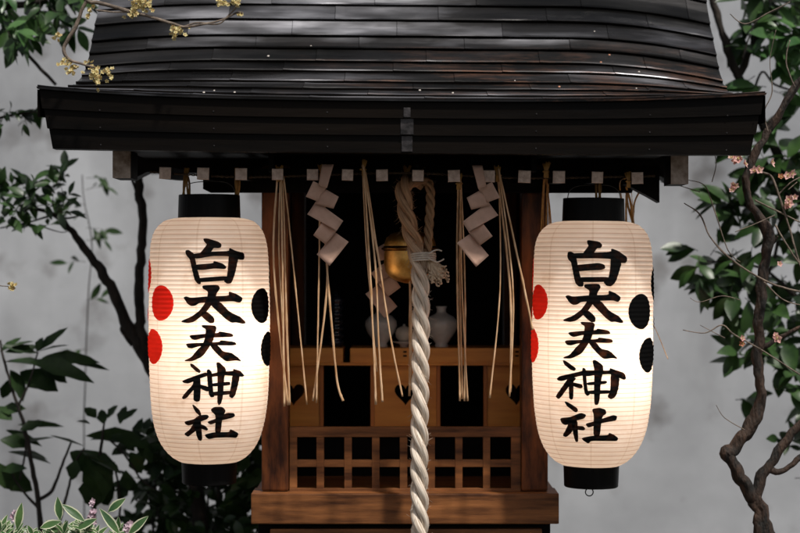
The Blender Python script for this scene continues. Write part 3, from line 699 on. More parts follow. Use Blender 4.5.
# straw ties holding each lantern
def tie(px,py0,py1,label,seed,yy=-.01):
    r=random.Random(seed); q=MB()
    for k in range(5):
        o=r.uniform(-4,4); q.tube([P(a,b_,c) for a,b_,c in spline([(px+r.uniform(-2,2),py0,yy),(px+o,(py0+py1)/2+r.uniform(-4,4),yy-.01),(px+o*.8+r.uniform(-2,2),py1,yy)],8)],[.0026*S(0)/S(0)]*17,6)
    return tag(q.build('straw_tie',M['straw_gold'],origin=P(px,py0,yy),smooth=True),label,'tie','straw ties holding the lanterns')
tie(187,168,196,'golden straw tie above the left end of the left lantern cap',1)
tie(236,168,196,'golden straw tie above the right end of the left lantern cap',2)
tie(598,172,200,'golden straw tie at the middle of the right lantern cap',3)

# ------------------------------------------------------------ rope, bell, paper streamers, straw
def laid_rope(m,pts,rad,pitch,strands=3,seg=10,hand=1,mi=0,ph=0,taper=None):
    pts=[Vector(p) for p in pts]; L=[0]
    for i in range(1,len(pts)): L.append(L[-1]+(pts[i]-pts[i-1]).length)
    T=L[-1]; n=int(T/pitch*26); j=0; cen=[]
    for i in range(n+1):
        s_=T*i/n
        while j<len(L)-2 and L[j+1]<s_: j+=1
        f=(s_-L[j])/max(1e-9,L[j+1]-L[j]); cen.append(pts[j].lerp(pts[j+1],min(1,f)))
    up=None
    fr=[]
    for i,p in enumerate(cen):
        t=(cen[min(i+1,n)]-cen[max(i-1,0)]).normalized()
        if up is None: up=Vector((1,0,0))
        up=(up-t*up.dot(t)).normalized(); fr.append((up.copy(),t.cross(up)))
    for k in range(strands):
        path=[];rr=[]
        for i,p in enumerate(cen):
            a=hand*2*PI*(T*i/n)/pitch+2*PI*k/strands+ph; tp=taper(i/n) if taper else 1
            path.append(p+(fr[i][0]*math.cos(a)+fr[i][1]*math.sin(a))*rad*.55*tp); rr.append(rad*.47*tp)
        m.tube(path,rr,seg,mi)
RP=empty('bell_rope',P(407,186,-.03),'thick pale twisted rope hanging down the middle of the shrine front','rope')
yr=-.03
q=MB(); path=[P(a,b_,c) for a,b_,c in spline([(424,183,.03),(416,178.5,.01),(405,184,yr),(404,200,yr-.005),(409,225,yr-.005),(414.5,245,yr),(418.5,262,yr),(420.5,285,yr),(421,320,yr),(420.5,370,yr),(419.5,430,yr),(419.3,480,yr),(420,540,yr),(421,620,yr)],10)]
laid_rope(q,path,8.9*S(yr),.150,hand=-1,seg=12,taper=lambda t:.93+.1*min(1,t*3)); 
r=random.Random(77)
for k in range(420):      # loose fibres
    c=path[r.randrange(4,len(path)-1)]; a=r.uniform(0,2*PI); rd=Vector((math.cos(a),math.sin(a),0)); tg=Vector((-math.sin(a)*.5,math.cos(a)*.5,r.choice((-1,1))*r.uniform(.4,1)))
    p0=c+rd*8.2*S(yr); L_=r.uniform(.006,.016); p0.z+=r.uniform(-.02,.02); q.tube([p0,p0+(tg*.6+rd*.25)*L_,p0+(tg+rd*.7)*L_],[.0005,.0004,.0002],3)
q.build('main_strand',M['rope'],RP,smooth=True)
q=MB(); path=[P(a,b_,c) for a,b_,c in spline([(423,182,.03),(429,184,.02),(430.5,200,.015),(429,225,.01),(427.5,250,-.005),(429,262,-.015)],10)]
laid_rope(q,path,4.8*S(0),.075,hand=-1,seg=8,strands=3); q.build('return_strand',M['rope_brown'],RP,smooth=True)
# binding cord
q=MB()
for k in range(4):
    z=-k*1.9; cx0,cy0=423.0,254.5+k*2.2; pp=[]
    for i in range(25):
        a=2*PI*i/24; pp.append(P(cx0+(12.4+random.uniform(-.3,.3))*math.cos(a),cy0+1.4*math.sin(a)-.55*math.cos(a),yr+.004+.031*math.sin(a)))
    q.tube(pp,.0024,6)
q.tube([P(*t) for t in spline([(428,254,yr-.028),(436,250,yr-.022),(442,251,yr-.02)],6)],.0018,6); q.tube([P(*t) for t in spline([(428,258,yr-.028),(437,262,yr-.024),(444,259,yr-.02)],6)],.0018,6)
q.build('binding_cord',M['cord_white'],RP,smooth=True)
# frayed tail
q=MB(); r=random.Random(5)
for k in range(230):
    ex=437+r.gauss(0,3.8); ey=273+r.gauss(0,3.6); sx=429+r.uniform(-3,4)
    q.tube([P(*t) for t in spline([(sx,258,yr+r.uniform(-.005,.012)),((sx+ex)/2+r.uniform(-3,3)+1,267+r.uniform(-2,2),yr+r.uniform(-.014,.014)),(ex,ey,yr+r.uniform(-.016,.014)),(ex+r.uniform(-1,3.5),ey+r.uniform(-2,2.5),yr+r.uniform(-.016,.014))],4)],[.0024]*4+[.0024]*8+[.0018],5)
q.build('frayed_tail',M['rope_tail'],RP,smooth=True)
q=MB(); q.tube([P(398,181,.03),P(436,181,.03)],.006,10); q.tube([P(417,181,.03),P(417,165,.03)],.006,8); q.build('rope_hanger',M['iron'],RP)
# bell
yb=.05; sB=S(yb); BC=P(410,252,yb)
BL=empty('brass_bell',P(410,230,yb),'round golden bell hanging behind the thick rope','bell')
q=MB(); q.lathe([(.001,21*sB),(10*sB,20.5*sB),(18*sB,18.5*sB),(23.5*sB,14.5*sB),(25.5*sB,9*sB),(26*sB,6*sB)],BC,48); q.build('bell_crown',M['brass'],BL,smooth=True)
q=MB(); q.lathe([(26*sB,6*sB),(27*sB,4.5*sB),(28.4*sB,4.3*sB),(28.8*sB,3.4*sB),(28.4*sB,2.5*sB),(27*sB,2.3*sB),(26*sB,1*sB)],BC,48); q.build('bell_band',M['brass_dark'],BL,smooth=True)
q=MB(); q.lathe([(25.5*sB,1*sB),(26*sB,-4*sB),(26*sB,-12*sB),(24.5*sB,-19*sB),(20.5*sB,-25*sB),(13.5*sB,-29*sB),(6*sB,-31*sB),(.001,-31.5*sB)],BC,48); q.build('bell_bowl',M['brass'],BL,smooth=True)
q=MB(); q.tube([BC+Vector((7*sB*math.sin(t),0,21*sB+7*sB+7*sB*math.cos(t))) for t in [2*PI*k/20 for k in range(21)]],.0035,8); q.tube([BC+Vector((0,0,34*sB)),BC+Vector((0,0,75*sB))],.003,8); q.build('hanging_ring',M['iron'],BL,smooth=True)
# shide: folded white paper zigzags
def shide(quads,label,mirror=None,y0=-.14,parent=None,dx=0,dyp=0,jit=0):
    q=MB(); 
    for i,(qd,dd) in enumerate(quads):
        yy=y0+i*.0045; vs=[]
        for (x,y_),e in zip(qd,dd):
            if mirror: x=2*mirror-x
            vs.append(P(x+dx+random.uniform(-jit,jit),y_+dyp,yy+e))
        # gently curled sheet
        n=6; gv=[];gf=[]
        for a in range(n+1):
            for b_ in range(n+1):
                u=a/n;v=b_/n; p=vs[0].lerp(vs[1],u).lerp(vs[3].lerp(vs[2],u),v); p=p+Vector((0,.004*math.sin(PI*v)*(1 if i%2 else -1),0)); gv.append(p)
        for a in range(n):
            for b_ in range(n): gf.append((a*(n+1)+b_,a*(n+1)+b_+1,(a+1)*(n+1)+b_+1,(a+1)*(n+1)+b_))
        q.add(gv,gf)
    o=q.build('paper_streamer',M['paper_white'],origin=q.v[0],smooth=True)
    md=o.modifiers.new('t','SOLIDIFY'); md.thickness=.0006
    return tag(o,label,'paper streamer','folded white paper streamers')
def cv(p): return [(260+x/3.81,150+y/3.81) for x,y in p]
QD=[(cv([(237,55),(281,55),(255,145),(222,135)]),(.004,.0,-.012,-.004)),(cv([(203,118),(253,143),(222,197),(174,178)]),(-.006,.004,.006,-.010)),
 (cv([(248,148),(300,178),(280,224),(208,206)]),(.006,-.010,-.006,.006)),(cv([(214,194),(317,270),(292,308),(180,245)]),(.008,-.008,-.008,-.004)),
 (cv([(238,274),(292,308),(250,360),(203,325)]),(-.004,.006,.002,-.012)),(cv([(287,314),(338,350),(265,442),(216,398)]),(.006,-.012,-.006,.002))]
shide(QD,'folded white paper zigzag hanging left of the bell and its rope')
shide(QD,'folded white paper zigzag hanging right of the bell rope',mirror=402.6,jit=.7,dyp=1)
shide([(qd,dd) for qd,dd in QD[2:]],'small dim paper zigzag hanging in the shade under the bell',mirror=357,y0=.12,dyp=52)
# straw bundles hanging from the thin rope under the rafters
yt=-.10
q=MB(); laid_rope(q,[P(a,b_,c) for a,b_,c in spline([(150,172,yt+.03),(250,177,yt+.03),(400,173,yt+.03),(520,178,yt+.03),(655,176,yt+.03)],12)],.0030,.022,strands=2,seg=6)
tag(q.build('straw_rope',M['rope_dim'],origin=P(150,172,yt),smooth=True),'thin twisted straw rope stretched under the pale rafter ends','rope')
TS=[((279,172),[[(281,182),(283,300),(284.4,406.5)],[(283,182),(286,300),(289.7,405)],[(284,180),(293,262),(307,404.6)],[(277,182),(274,270),(288,405)],[(280,181),(279,250),(283,330)]],'straw bundle hanging beside the left pillar'),
 ((322,170),[[(321,182),(319,270),(316.5,403)],[(323,180),(327,285),(313,401)],[(321,182),(328,280),(336.5,376),(343,401)],[(320,180),(319.5,240),(318,330)]],'straw bundle hanging behind the left paper zigzag'),
 ((363,166),[[(364,176),(370,270),(376,404.6)],[(365,176),(375,262),(379,350),(382.5,402)],[(366,176),(378,255),(391,340),(402.5,396.5)],[(363,178),(366,240),(374,340),(377,372)],[(364,176),(372,225),(381,270)]],'straw bundle hanging between the left zigzag and the bell'),
 ((407,172),[[(408,190),(410,300),(409.5,396)],[(405,190),(411,300),(411,390)]],'straw bundle half hidden behind the thick rope'),
 ((459,180),[[(458,186),(457,270),(460,401)],[(460,186),(462,290),(467.7,401)],[(460,186),(459.5,270),(462.5,399)],[(461,186),(465,290),(464.5,401)]],'straw bundle hanging below the right paper zigzag'),
 ((498,172),[[(499,180),(500,290),(489.7,398)],[(500,180),(513,290),(509.4,396.5)],[(501,180),(520,268),(532.7,330)],[(498,180),(510,290),(510.6,392)]],'splayed straw bundle hanging beside the right pillar'),
 ((546,168),[[(545,176),(543,220),(546,300)],[(547,176),(546,225),(541,330)],[(548,176),(549,222),(552,300)],[(544,176),(541,230),(538,330)],[(546,176),(551,225),(553,300)]],'straw bundle half hidden behind the left edge of the right lantern'),
 ((629,178),[[(628,180),(626,210),(629,300)],[(630,180),(633,210),(640,300),(655,328),(668,359)],[(643,184),(634,205),(633,250)],[(625,180),(631,205),(636,240)],[(631,180),(627,200),(633,225),(636,260)],[(620,182),(622,205),(624,250)]],'tangled straw bundle above the right end of the right lantern')]
for i,((kx,ky),strs,lab) in enumerate(TS):
    yy=yt if i!=6 and i!=7 else (.155 if i==7 else .05)
    if i==6: yy=.10
    yt=-.10
    if i==3: yy=.03; yt=.03
    T=empty('straw_bundle',P(kx,ky,yt),lab+(', '+('' if 0 else 'tied under the rafters')),'straw bundle','straw bundles hanging from the thin rope')
    for st in strs:
        y1=yy+random.uniform(-.012,.012); thin=.45 if (i==7 and st is strs[1]) else 1
        pts=[(kx+random.uniform(-1,1),ky,yt)]+[(a,b_,y1 if j else (yt+y1)/2 if abs(yy-yt)>.05 else y1) for j,(a,b_) in enumerate(st)]
        sp=spline(pts,12); q=MB(); r0=.0024*thin*random.uniform(.75,1.15)
        q.tube([P(*t) for t in sp],[r0*(.72+.33*k/len(sp))*(1.22 if k%17==9 else 1) for k in range(len(sp))],7,wob=.4); q.build('straw',M['straw'] if i<6 or (i==7 and st is strs[1]) else M['straw_gold'],T,smooth=True)
    q=MB(); c=P(kx,ky,yt)
    for k in range(9): a=random.uniform(-1,1); q.tube([c+Vector((a*.004,0,-.022)),c+Vector((a*.003,-.004,-.004)),c+Vector((a*.010,-.002,.010+random.uniform(0,.006)))],[.0024,.0026,.0016],6)
    q.tube([c+Vector((.0065*math.cos(t),.0065*math.sin(t),-.008)) for t in [2*PI*k/14 for k in range(15)]],.002,6)
    q.build('knot',M['straw_gold'],T,smooth=True)
# offerings on the shelf
ysh=ys+.05; sS=S(ysh)
zsh=P(0,348,ys-.02).z
def vase(px,label):
    c=P(px,0,ysh); c.z=zsh; k=sS
    q=MB(); q.lathe([(.001,0),(6.5*k,0),(7*k,1.2*k),(6*k,3.5*k),(8.5*k,7*k),(13.5*k,14*k),(16*k,21*k),(15.6*k,26*k),(12*k,30.5*k),(6.5*k,33*k),(4.8*k,34.5*k),(4.6*k,38*k),(5.8*k,40.5*k),(5.2*k,40.6*k),(3.8*k,38*k),(3.8*k,30*k)],c,40)
    o=q.build('vase',M['ceramic'],origin=c,smooth=True); tag(o,label,'vase','blue grey glazed vases on the altar shelf')
vase(381,'grey glazed vase on the amber shelf, left of the thick rope'); vase(441.5,'grey glazed vase on the amber shelf, right of the thick rope')
c=P(404,0,ysh-.02); c.z=zsh; k=sS
BW=empty('offering_jar',c,'small round cream jar on a saucer between the two vases','jar')
q=MB(); q.lathe([(.001,6*k),(5*k,6*k),(8*k,10*k),(8.6*k,14*k),(7*k,18.5*k),(3*k,20.5*k),(1.2*k,21*k),(1.2*k,22.6*k),(.001,23*k)],c,32); q.build('body',M['porcelain'],BW,smooth=True)
q=MB(); q.lathe([(.001,0),(4*k,0),(4.5*k,3*k),(11*k,5*k),(11.3*k,5.8*k),(4.8*k,5.5*k),(.001,5.4*k)],c,32); q.build('saucer',M['ceramic'],BW,smooth=True)
c=P(336,0,ysh+.02); c.z=zsh
q=MB(); pr=[(.001,0),(6*k,0)]
for i in range(7): z=2+i*7; pr+=[(7*k,(z)*k),(8.2*k,(z+2)*k),(8.2*k,(z+3.4)*k),(5.8*k,(z+5)*k)]
pr+=[(3*k,54*k),(.001,56*k)]
q.lathe(pr,c,32); tag(q.build('glass_bottle',M['darkglass'],origin=c,smooth=True),'dark ribbed glass bottle in the shade on the left of the altar shelf','bottle')

# petals fallen on the roof
k=0
for px,ci in ((202,.5),(214,1.1),(311,6.1),(268,5.3),(595,7.4),(611,5.7),(640,4.4),(515,3.1),(601,5.1),(560,2.3),(453,1.2),(232,.8),(420,1.6),(637,2.2)):
    ci=min(ci,8.5); kk=int(ci); yv=prof[kk][0]; x=(px-400)*(D+yv)/F; p=rsurf(x,ci,.0075)
    q=MB(); r_=random.uniform(.0016,.0030); ring=[]
    for a in range(7): t=2*PI*a/7; ring.append(p+Vector((r_*math.cos(t),r_*.55*math.sin(t)-.001,r_*.7*math.sin(t)+.0004*(a%2))))
    q.add([p+Vector((0,-.0006,.0015))]+ring,[(0,1+a,1+(a+1)%7) for a in range(7)])
    q.add([p+Vector((0,.0006,-.0015))]+ring,[(0,1+(a+1)%7,1+a) for a in range(7)])
    br=px in (601,611,560)
    o=q.build('fallen_petal',M['red_calyx'] if br else M['white_petal'],origin=p)
    tag(o,'tiny withered brown petal lying on the dark roof sheets' if br else 'tiny pale petal lying on the dark roof sheets','petal','withered petals on the roof' if br else 'pale petals on the roof')

# ------------------------------------------------------------ plants
def leaf(q,p,d,n,L_,W,mi=0,rim=None,droop=.25,fold=.25,curl=0,serr=0):
    d=d.normalized(); s_=d.cross(n); s_=s_.normalized() if s_.length>1e-5 else d.orthogonal().normalized(); n=s_.cross(d).normalized()
    st=[(0,.06),(.1,.35),(.25,.78),(.45,1.0),(.65,.88),(.82,.55),(.93,.25),(1,.02)]
    vs=[]; cols=5 if rim is not None else 3
    for i,(t,w_) in enumerate(st):
        w_=w_*W*.5*(1+(serr*(1 if i%2 else -1)))
        c=p+d*(L_*t)-n*(droop*L_*t*t)+s_*(curl*L_*t*t)
        up=n*(fold*w_)
        if cols==3: vs+=[c-s_*w_+up,c,c+s_*w_+up]
        else: vs+=[c-s_*w_+up,c-s_*w_*.72+up*.7,c,c+s_*w_*.72+up*.7,c+s_*w_+up]
    for i in range(len(st)-1):
        for k in range(cols-1):
            pass
    fs=[];fr=[]
    for i in range(len(st)-1):
        for k in range(cols-1):
            f=(i*cols+k,i*cols+k+1,(i+1)*cols+k+1,(i+1)*cols+k)
            (fr if (cols==5 and k in (0,3)) else fs).append(f)
    o=len(q.v); q.add(vs,fs,mi)
    if fr:
        for f in fr: q.f.append(tuple(i+o for i in f)); q.m.append(rim); q.uv.append(None)
def rv(r,s=1): return Vector((r.gauss(0,s),r.gauss(0,s),r.gauss(0,s)))
def limb(q,pts,seg=9,wob=.25,n=6,mi=0):
    sp=spline(pts,n); q.tube([P(a,b_,c)+Vector((noise.noise(Vector((a*.11,b_*.11,1)))*1,0,noise.noise(Vector((a*.11,b_*.11,9)))*1))*r_*.5 for a,b_,c,r_ in sp],[r_ for *_,r_ in sp],seg,mi,wob=wob)
def sprig(q,leafq,base,dirv,length,nl,r,L_,W,rad=.0018,mi=0,spread=.9,droop=.3,tipn=3,**kw):
    """a twig with leaves along it"""
    pts=[Vector(base)]; d=dirv.normalized()
    for i in range(4): d=(d+rv(r,.12)+Vector((0,0,-.03))).normalized(); pts.append(pts[-1]+d*length/4)
    q.tube(pts,[rad*(1-.15*i) for i in range(5)],5)
    for k in range(nl):
        t=.25+.75*(k+r.random()*.5)/nl; f=min(3.99,t*4); i=int(f); p=pts[i].lerp(pts[i+1],f-i)
        ax=(pts[i+1]-pts[i]).normalized(); side=(rv(r)); side=(side-ax*side.dot(ax)).normalized()
        ld=(ax*.55+side*spread+Vector((0,0,-.15))).normalized(); nn=(Vector((r.uniform(-.5,.5),-.55,.75))+rv(r,.3))
        s_=r.uniform(.5,1.2); leaf(leafq,p,ld,nn,L_*s_,W*s_,mi,droop=r.uniform(0,droop),**kw)
    for k in range(tipn):
        ld=(d+rv(r,.45)).normalized(); s_=r.uniform(.7,1.05); leaf(leafq,pts[-1],ld,Vector((r.uniform(-.4,.4),-.6,.7))+rv(r,.25),L_*s_,W*s_,mi,droop=r.uniform(0,droop),**kw)
    return pts
def plant(name,base,label,cat,group=None): return empty(name,base,label,cat,group)
def ground(px,y): v=P(px,0,y); v.z=0; return v

# left tree behind the lantern: dark leaning limbs and a glossy leaf cluster
r=random.Random(11); y1=.85
T=plant('evergreen_tree',ground(215,y1),'dark trunked evergreen left of the shrine with limbs forking behind the left lantern','tree')
q=MB(); lf=MB()
gx=P(215,0,y1)
q.tube([(gx.x,y1,0),(gx.x-.01,y1,.4),(P(200,520,y1))],[.03,.026,.022],9,wob=.25)
limb(q,[(200,522,y1,.022),(188,450,y1,.021),(160,385,y1,.020),(136,340,y1,.018),(124,318,y1,.0165),(112,290,y1,.015),(95,262,y1,.013),(78,240,y1,.0105),(64,223,y1,.009),(48,212,y1-.02,.006),(20,205,y1-.04,.004)])
limb(q,[(158,382,y1,.018),(146,352,y1,.016),(140,320,y1,.0145),(139,285,y1,.014),(142,250,y1,.013),(143,215,y1,.0125),(139,190,y1,.012),(137,170,y1,.011),(131,120,y1+.1,.010),(126,60,y1+.15,.008)])
limb(q,[(141,215,y1,.006),(137,195,y1,.004),(132,178,y1-.01,.0035),(128,150,y1,.003)])
limb(q,[(127,322,y1,.006),(122,330,y1,.006),(133,345,y1,.007)])
limb(q,[(58,218,y1-.02,.004),(70,218,y1-.05,.0028),(85,214,y1-.06,.0016)])
limb(q,[(52,215,y1-.02,.0035),(30,222,y1-.03,.0025),(0,228,y1-.04,.002)])
limb(q,[(40,226,y1-.05,.0022),(60,232,y1-.05,.0014),(68,231,y1-.05,.0012)])
for k in range(30):
    bx=r.uniform(-14,66); by=r.gauss(208,13) if bx>10 else r.gauss(212,20)
    sprig(q,lf,P(bx,by,y1+r.uniform(-.12,.05)),Vector((r.uniform(-.6,1),r.uniform(-.5,.2),r.uniform(-.2,.9))),r.uniform(.03,.07),3,r,.056,.024,.0012,droop=.5,tipn=2)
q.build('trunk',M['bark_dark'],T,smooth=True); lf.build('foliage',M['leaf'],T,smooth=True,fixn=False)
# blurred sapling behind
r=random.Random(12); y2=1.5
T=plant('sapling',ground(85,y2),'thin blurred sapling in front of the wall, left of the dark forked tree','sapling')
q=MB(); lf=MB(); g0=ground(85,y2); q.tube([g0,P(84,420,y2)],[.0028,.0022],6)
limb(q,[(84,420,y2,.0022),(88,300,y2,.002),(92,245,y2,.002),(84,200,y2,.0018),(82,175,y2,.0015)])
for py in (178,190,205,215,228,240,262,300,350): sprig(q,lf,P(86,py,y2),Vector((r.choice((-1,1)),0,.15)),.06,2,r,.06,.022,.001,tipn=1)
q.build('stem',M['bark_dark'],T,smooth=True); lf.build('foliage',M['leaf_dark'],T,smooth=True,fixn=False)
# upper left evergreen
r=random.Random(13); y3=.75
T=plant('evergreen_tree',ground(-190,y3),'evergreen reaching in at the top left corner with pale green leaves','tree')
q=MB(); lf=MB(); g0=ground(-190,y3); q.tube([g0,P(-185,300,y3),P(-170,60,y3)],[.05,.042,.03],9,wob=.2)
limb(q,[(-170,60,y3,.028),(-80,30,y3,.018),(-10,8,y3,.012),(20,5,y3,.010),(48,-3,y3,.008),(90,-25,y3,.006)])
limb(q,[(-150,60,y3,.014),(-60,45,y3,.008),(0,42,y3,.006),(22,50,y3,.0055),(38,66,y3,.005),(56,85,y3,.004)])
limb(q,[(-172,150,y3,.02),(-60,135,y3,.008),(0,118,y3,.004),(25,113,y3,.003),(40,112,y3,.002)])
for k in range(40):
    bx=r.uniform(-14,78); by=r.uniform(-20,36) - (bx-20)*.18
    sprig(q,lf,P(bx,by,y3+r.uniform(-.1,.1)),Vector((r.uniform(-.6,1),r.uniform(-.5,.2),r.uniform(-.8,.3))),r.uniform(.03,.07),3,r,.066,.029,.0012,droop=.5,tipn=2,mi=(1 if r.random()<.3 else 0))
for k in range(9):
    bx=r.uniform(-10,40); sprig(q,lf,P(bx,114+r.uniform(-5,5),y3),Vector((r.uniform(-.3,1),0,r.uniform(-.5,.2))),.035,2,r,.046,.021,.001,droop=.6,tipn=2)
q.build('trunk',M['bark_dark'],T,smooth=True); lf.build('foliage',[M['leaf'],M['leaf_bright']],T,smooth=True,fixn=False)
# yellow flowering tree, twig in front of the roof
def blossom(q,c,r_,r,petals=5,size=.006,mi=0,mc=None,look=Vector((0,-1,.2))):
    n=(look+rv(r,.5)).normalized(); a=n.orthogonal().normalized(); b_=n.cross(a)
    ph=r.uniform(0,6)
    for k in range(petals):
        t=ph+2*PI*k/petals; d=(a*math.cos(t)+b_*math.sin(t)+n*.35).normalized()
        leaf(q,c,d,n,size*r.uniform(.85,1.15),size*.72,mi,droop=-.2,fold=.4)
    if mc is not None:
        for k in range(5):
            d=(n+rv(r,.45)).normalized(); q.tube([c,c+d*size*.6],[size*.05,size*.08],4,mc)
r=random.Random(14); yf=-.32
T=plant('flowering_tree',ground(-260,yf),'leafless tree with yellow flower tufts on grey twigs over the roof corner','tree')
q=MB(); fl=MB(); g0=ground(-260,yf); q.tube([g0,P(-255,300,yf),P(-240,20,yf)],[.045,.038,.026],9,wob=.2)
limb(q,[(-240,20,yf,.024),(-140,-40,yf,.014),(-20,-50,yf,.009),(60,-30,yf,.006),(86,-4,yf,.0046),(82,10,yf,.0040),(75,28,yf,.0040),(66,42,yf,.0040),(64,52,yf,.0038),(70,60,yf,.0030),(82,64,yf,.0026),(95,68,yf,.002)],wob=.4)
limb(q,[(60,-30,yf,.005),(86,0,yf,.0045),(100,3,yf,.0042),(128,11,yf,.0038),(150,17,yf,.0034),(170,23,yf,.0030),(183,27,yf,.0028),(200,25,yf,.0025),(222,20,yf,.0022),(236,13,yf,.0021),(243,13,yf,.0022)],wob=.4)
limb(q,[(183,27,yf,.0022),(198,23,yf,.0019),(218,24,yf,.0019),(228,16,yf,.0019),(236,6,yf,.0018),(234,-8,yf,.0018)],wob=.4)
limb(q,[(96,10,yf,.002),(110,12,yf,.0018),(128,12,yf,.0016)]); limb(q,[(88,0,yf,.002),(96,-6,yf,.0018)])
for (cx_,cy_,n_,sp_) in ((64,62,12,3),(72,68,16,4),(94,72,24,4.5),(98,82,12,3.5),(108,73,14,4.5),(90,62,4,2),(58,36,8,3),(89,17,6,2.5),(91,8,5,2),(134,14,22,3.5),(138,3,26,4.5),(148,5,18,4),(142,-4,18,4),(176,33,22,3.8),(180,30,8,3),(222,3,16,3),(236,3,12,3),(241,14,3,1.5)):
    fl=MB()
    for k in range(int(n_*.9)): blossom(fl,P(cx_+r.gauss(0,sp_*.8),cy_+r.gauss(0,sp_*.8),yf+r.uniform(-.012,.012)),0,r,5,.0062,0,1)
    fl.build('flower_tuft',[M['yellow_petal'],M['straw']],T,fixn=False)
q.build('trunk',M['twig'],T,smooth=True)
# one more low flower sprig at the left edge
T=plant('flower_stem',ground(-30,.1),'single yellow flower tuft on a thin stem at the left edge of the photo','flower')
q=MB(); fl=MB(); q.tube([ground(-30,.1),P(-30,420,.1)],[.004,.003],6); limb(q,[(-30,420,.1,.003),(-25,320,.1,.0024),(-8,288,.1,.0016),(2,286,.1,.0012),(12,287,.1,.001)])
for k in range(12): blossom(fl,P(12+r.gauss(0,3),287+r.gauss(0,2.3),.1),0,r,5,.0065,0,1)
q.build('stem',M['twig'],T,smooth=True); fl.build('flower_tuft',[M['yellow_petal'],M['straw']],T,fixn=False)

# lower left broad-leaved plants (silhouettes)
def bigleaf_plant(name,px,y,stems,leaves,label,cat,m,seed,L0=.11,rad=.006):
    r=random.Random(seed); T=plant(name,ground(px,y),label,cat); q=MB(); lf=MB()
    for s_ in stems:
        limb(q,[(a,b_,y+(c if len(t)>3 else 0),t[-1]) for t in s_ for a,b_,c in [(t[0],t[1],t[2] if len(t)>3 else 0)]])
    a=stems[0][0]; q.tube([ground(px,y),P(a[0],a[1],y)],[a[-1]*1.3,a[-1]],8)
    for (bx,by,ang,L_,W_) in leaves:
        d=Vector((math.cos(R(ang)),r.uniform(-.35,.35),math.sin(R(ang))))
        n=Vector((r.uniform(-.3,.3),-.75,.6)) if r.random()<.6 else Vector((r.uniform(-.3,.3),-.25,.95))
        leaf(lf,P(bx,by,y+r.uniform(-.05,.05)),d,n,L_*S(y),W_*S(y),0,droop=r.uniform(0,.3),serr=.10,curl=r.uniform(-.1,.1))
    q.build('stem',M['bark_dark'],T,smooth=True); lf.build('foliage',m,T,smooth=True,fixn=False)
bigleaf_plant('broadleaf_shrub',42,.8,[[(42,560,.008),(38,500,.0075),(30,455,.0065),(24,425,.0055),(14,395,.0045),(4,360,.0035),(0,340,.003)],
   [(38,500,.006),(52,490,.005),(60,470,.004),(72,440,.003)],[(18,405,.004),(28,385,.003),(38,352,.0025)],[(24,430,.004),(26,445,.003),(20,480,.003)],[(40,510,.005),(22,490,.003),(10,470,.0025)]],
  [(4,350,20,34,13),(5,352,8,34,11),(2,345,-15,36,9),(0,352,35,26,12),(36,352,42,40,9),(38,352,18,34,9),(36,350,60,14,8),
   (5,362,0,60,22),(30,362,-4,66,20),(42,358,4,55,16),(20,372,-20,45,26),(10,370,-60,34,20),(40,364,-30,34,16),(60,358,-8,50,8),(8,380,-100,20,14),
   (12,420,150,30,18),(18,425,5,46,9),(20,430,20,24,13),(6,430,-15,40,10),(10,445,10,46,12),(8,452,-10,44,16),(0,440,-10,30,16),(20,452,-5,28,12),(2,475,-25,34,24),(0,470,10,30,12),(-6,462,-60,34,20),(0,410,5,26,14)],
  'large broadleaf shrub in silhouette at the left edge below the forked tree','shrub',M['leaf_dark'],21)
bigleaf_plant('broadleaf_shrub',95,.8,[[(92,560,.007),(94,510,.006),(98,470,.005),(102,440,.004),(104,422,.003)],[(60,520,.004),(68,490,.004),(74,466,.003),(84,448,.003)],[(118,540,.004),(120,500,.003),(114,462,.003)],[(110,440,.003),(125,455,.0028),(142,480,.0025),(160,492,.002)]],
  [(104,424,100,16,12),(96,418,130,16,12),(108,418,60,16,12),(120,424,80,20,10),(124,420,50,18,9),(90,440,10,50,20),(84,446,160,36,8),(80,450,-20,50,22),(86,436,0,66,18),(110,436,-10,45,17),(70,452,-30,38,24),(86,455,-60,48,34),(76,460,-100,20,16),(95,470,-90,40,30),(100,480,-70,30,22),
   (120,450,-40,28,16),(134,440,70,24,12),(136,446,-30,22,14),(140,440,20,30,14),(146,446,-80,20,10),(112,462,-110,24,12),(130,452,-60,26,16),(108,492,120,22,14),(118,500,60,20,12),(126,470,-90,22,12),(90,424,160,14,9)],
  'broadleaf shrub with dark drooping leaves left of the left lantern foot','shrub',M['leaf_dark'],22)
# dense small-leaved shrub under the left lantern
r=random.Random(23); y4=.95
T=plant('leafy_shrub',ground(195,y4),'dense dark small-leaved shrub behind the foot of the left lantern','shrub')
q=MB(); lf=MB()
for k in range(13):
    bx=150+k*9+r.uniform(-4,4); tp=r.uniform(438,480); q.tube([ground(195+(bx-195)*.4,y4+r.uniform(-.1,.1)),P(195+(bx-195)*.8,600,y4),P(bx+r.uniform(-8,8),tp,y4+r.uniform(-.1,.1))],[.006,.005,.0025],6)
for k in range(230):
    bx=r.uniform(142,272); by=r.uniform(430,585)
    if bx<165 and by<465 and r.random()<.5: continue
    sprig(q,lf,P(bx,by,y4+r.uniform(-.15,.15)),Vector((r.uniform(-1,1),r.uniform(-.5,.2),r.uniform(-.3,1))),r.uniform(.03,.07),3,r,.060,.032,.0012,droop=.5,tipn=2,mi=(1 if r.random()<.35 else 0))
q.build('stem',M['bark_dark'],T,smooth=True); lf.build('foliage',[M['leaf_dark'],M['leaf']],T,smooth=True,fixn=False)
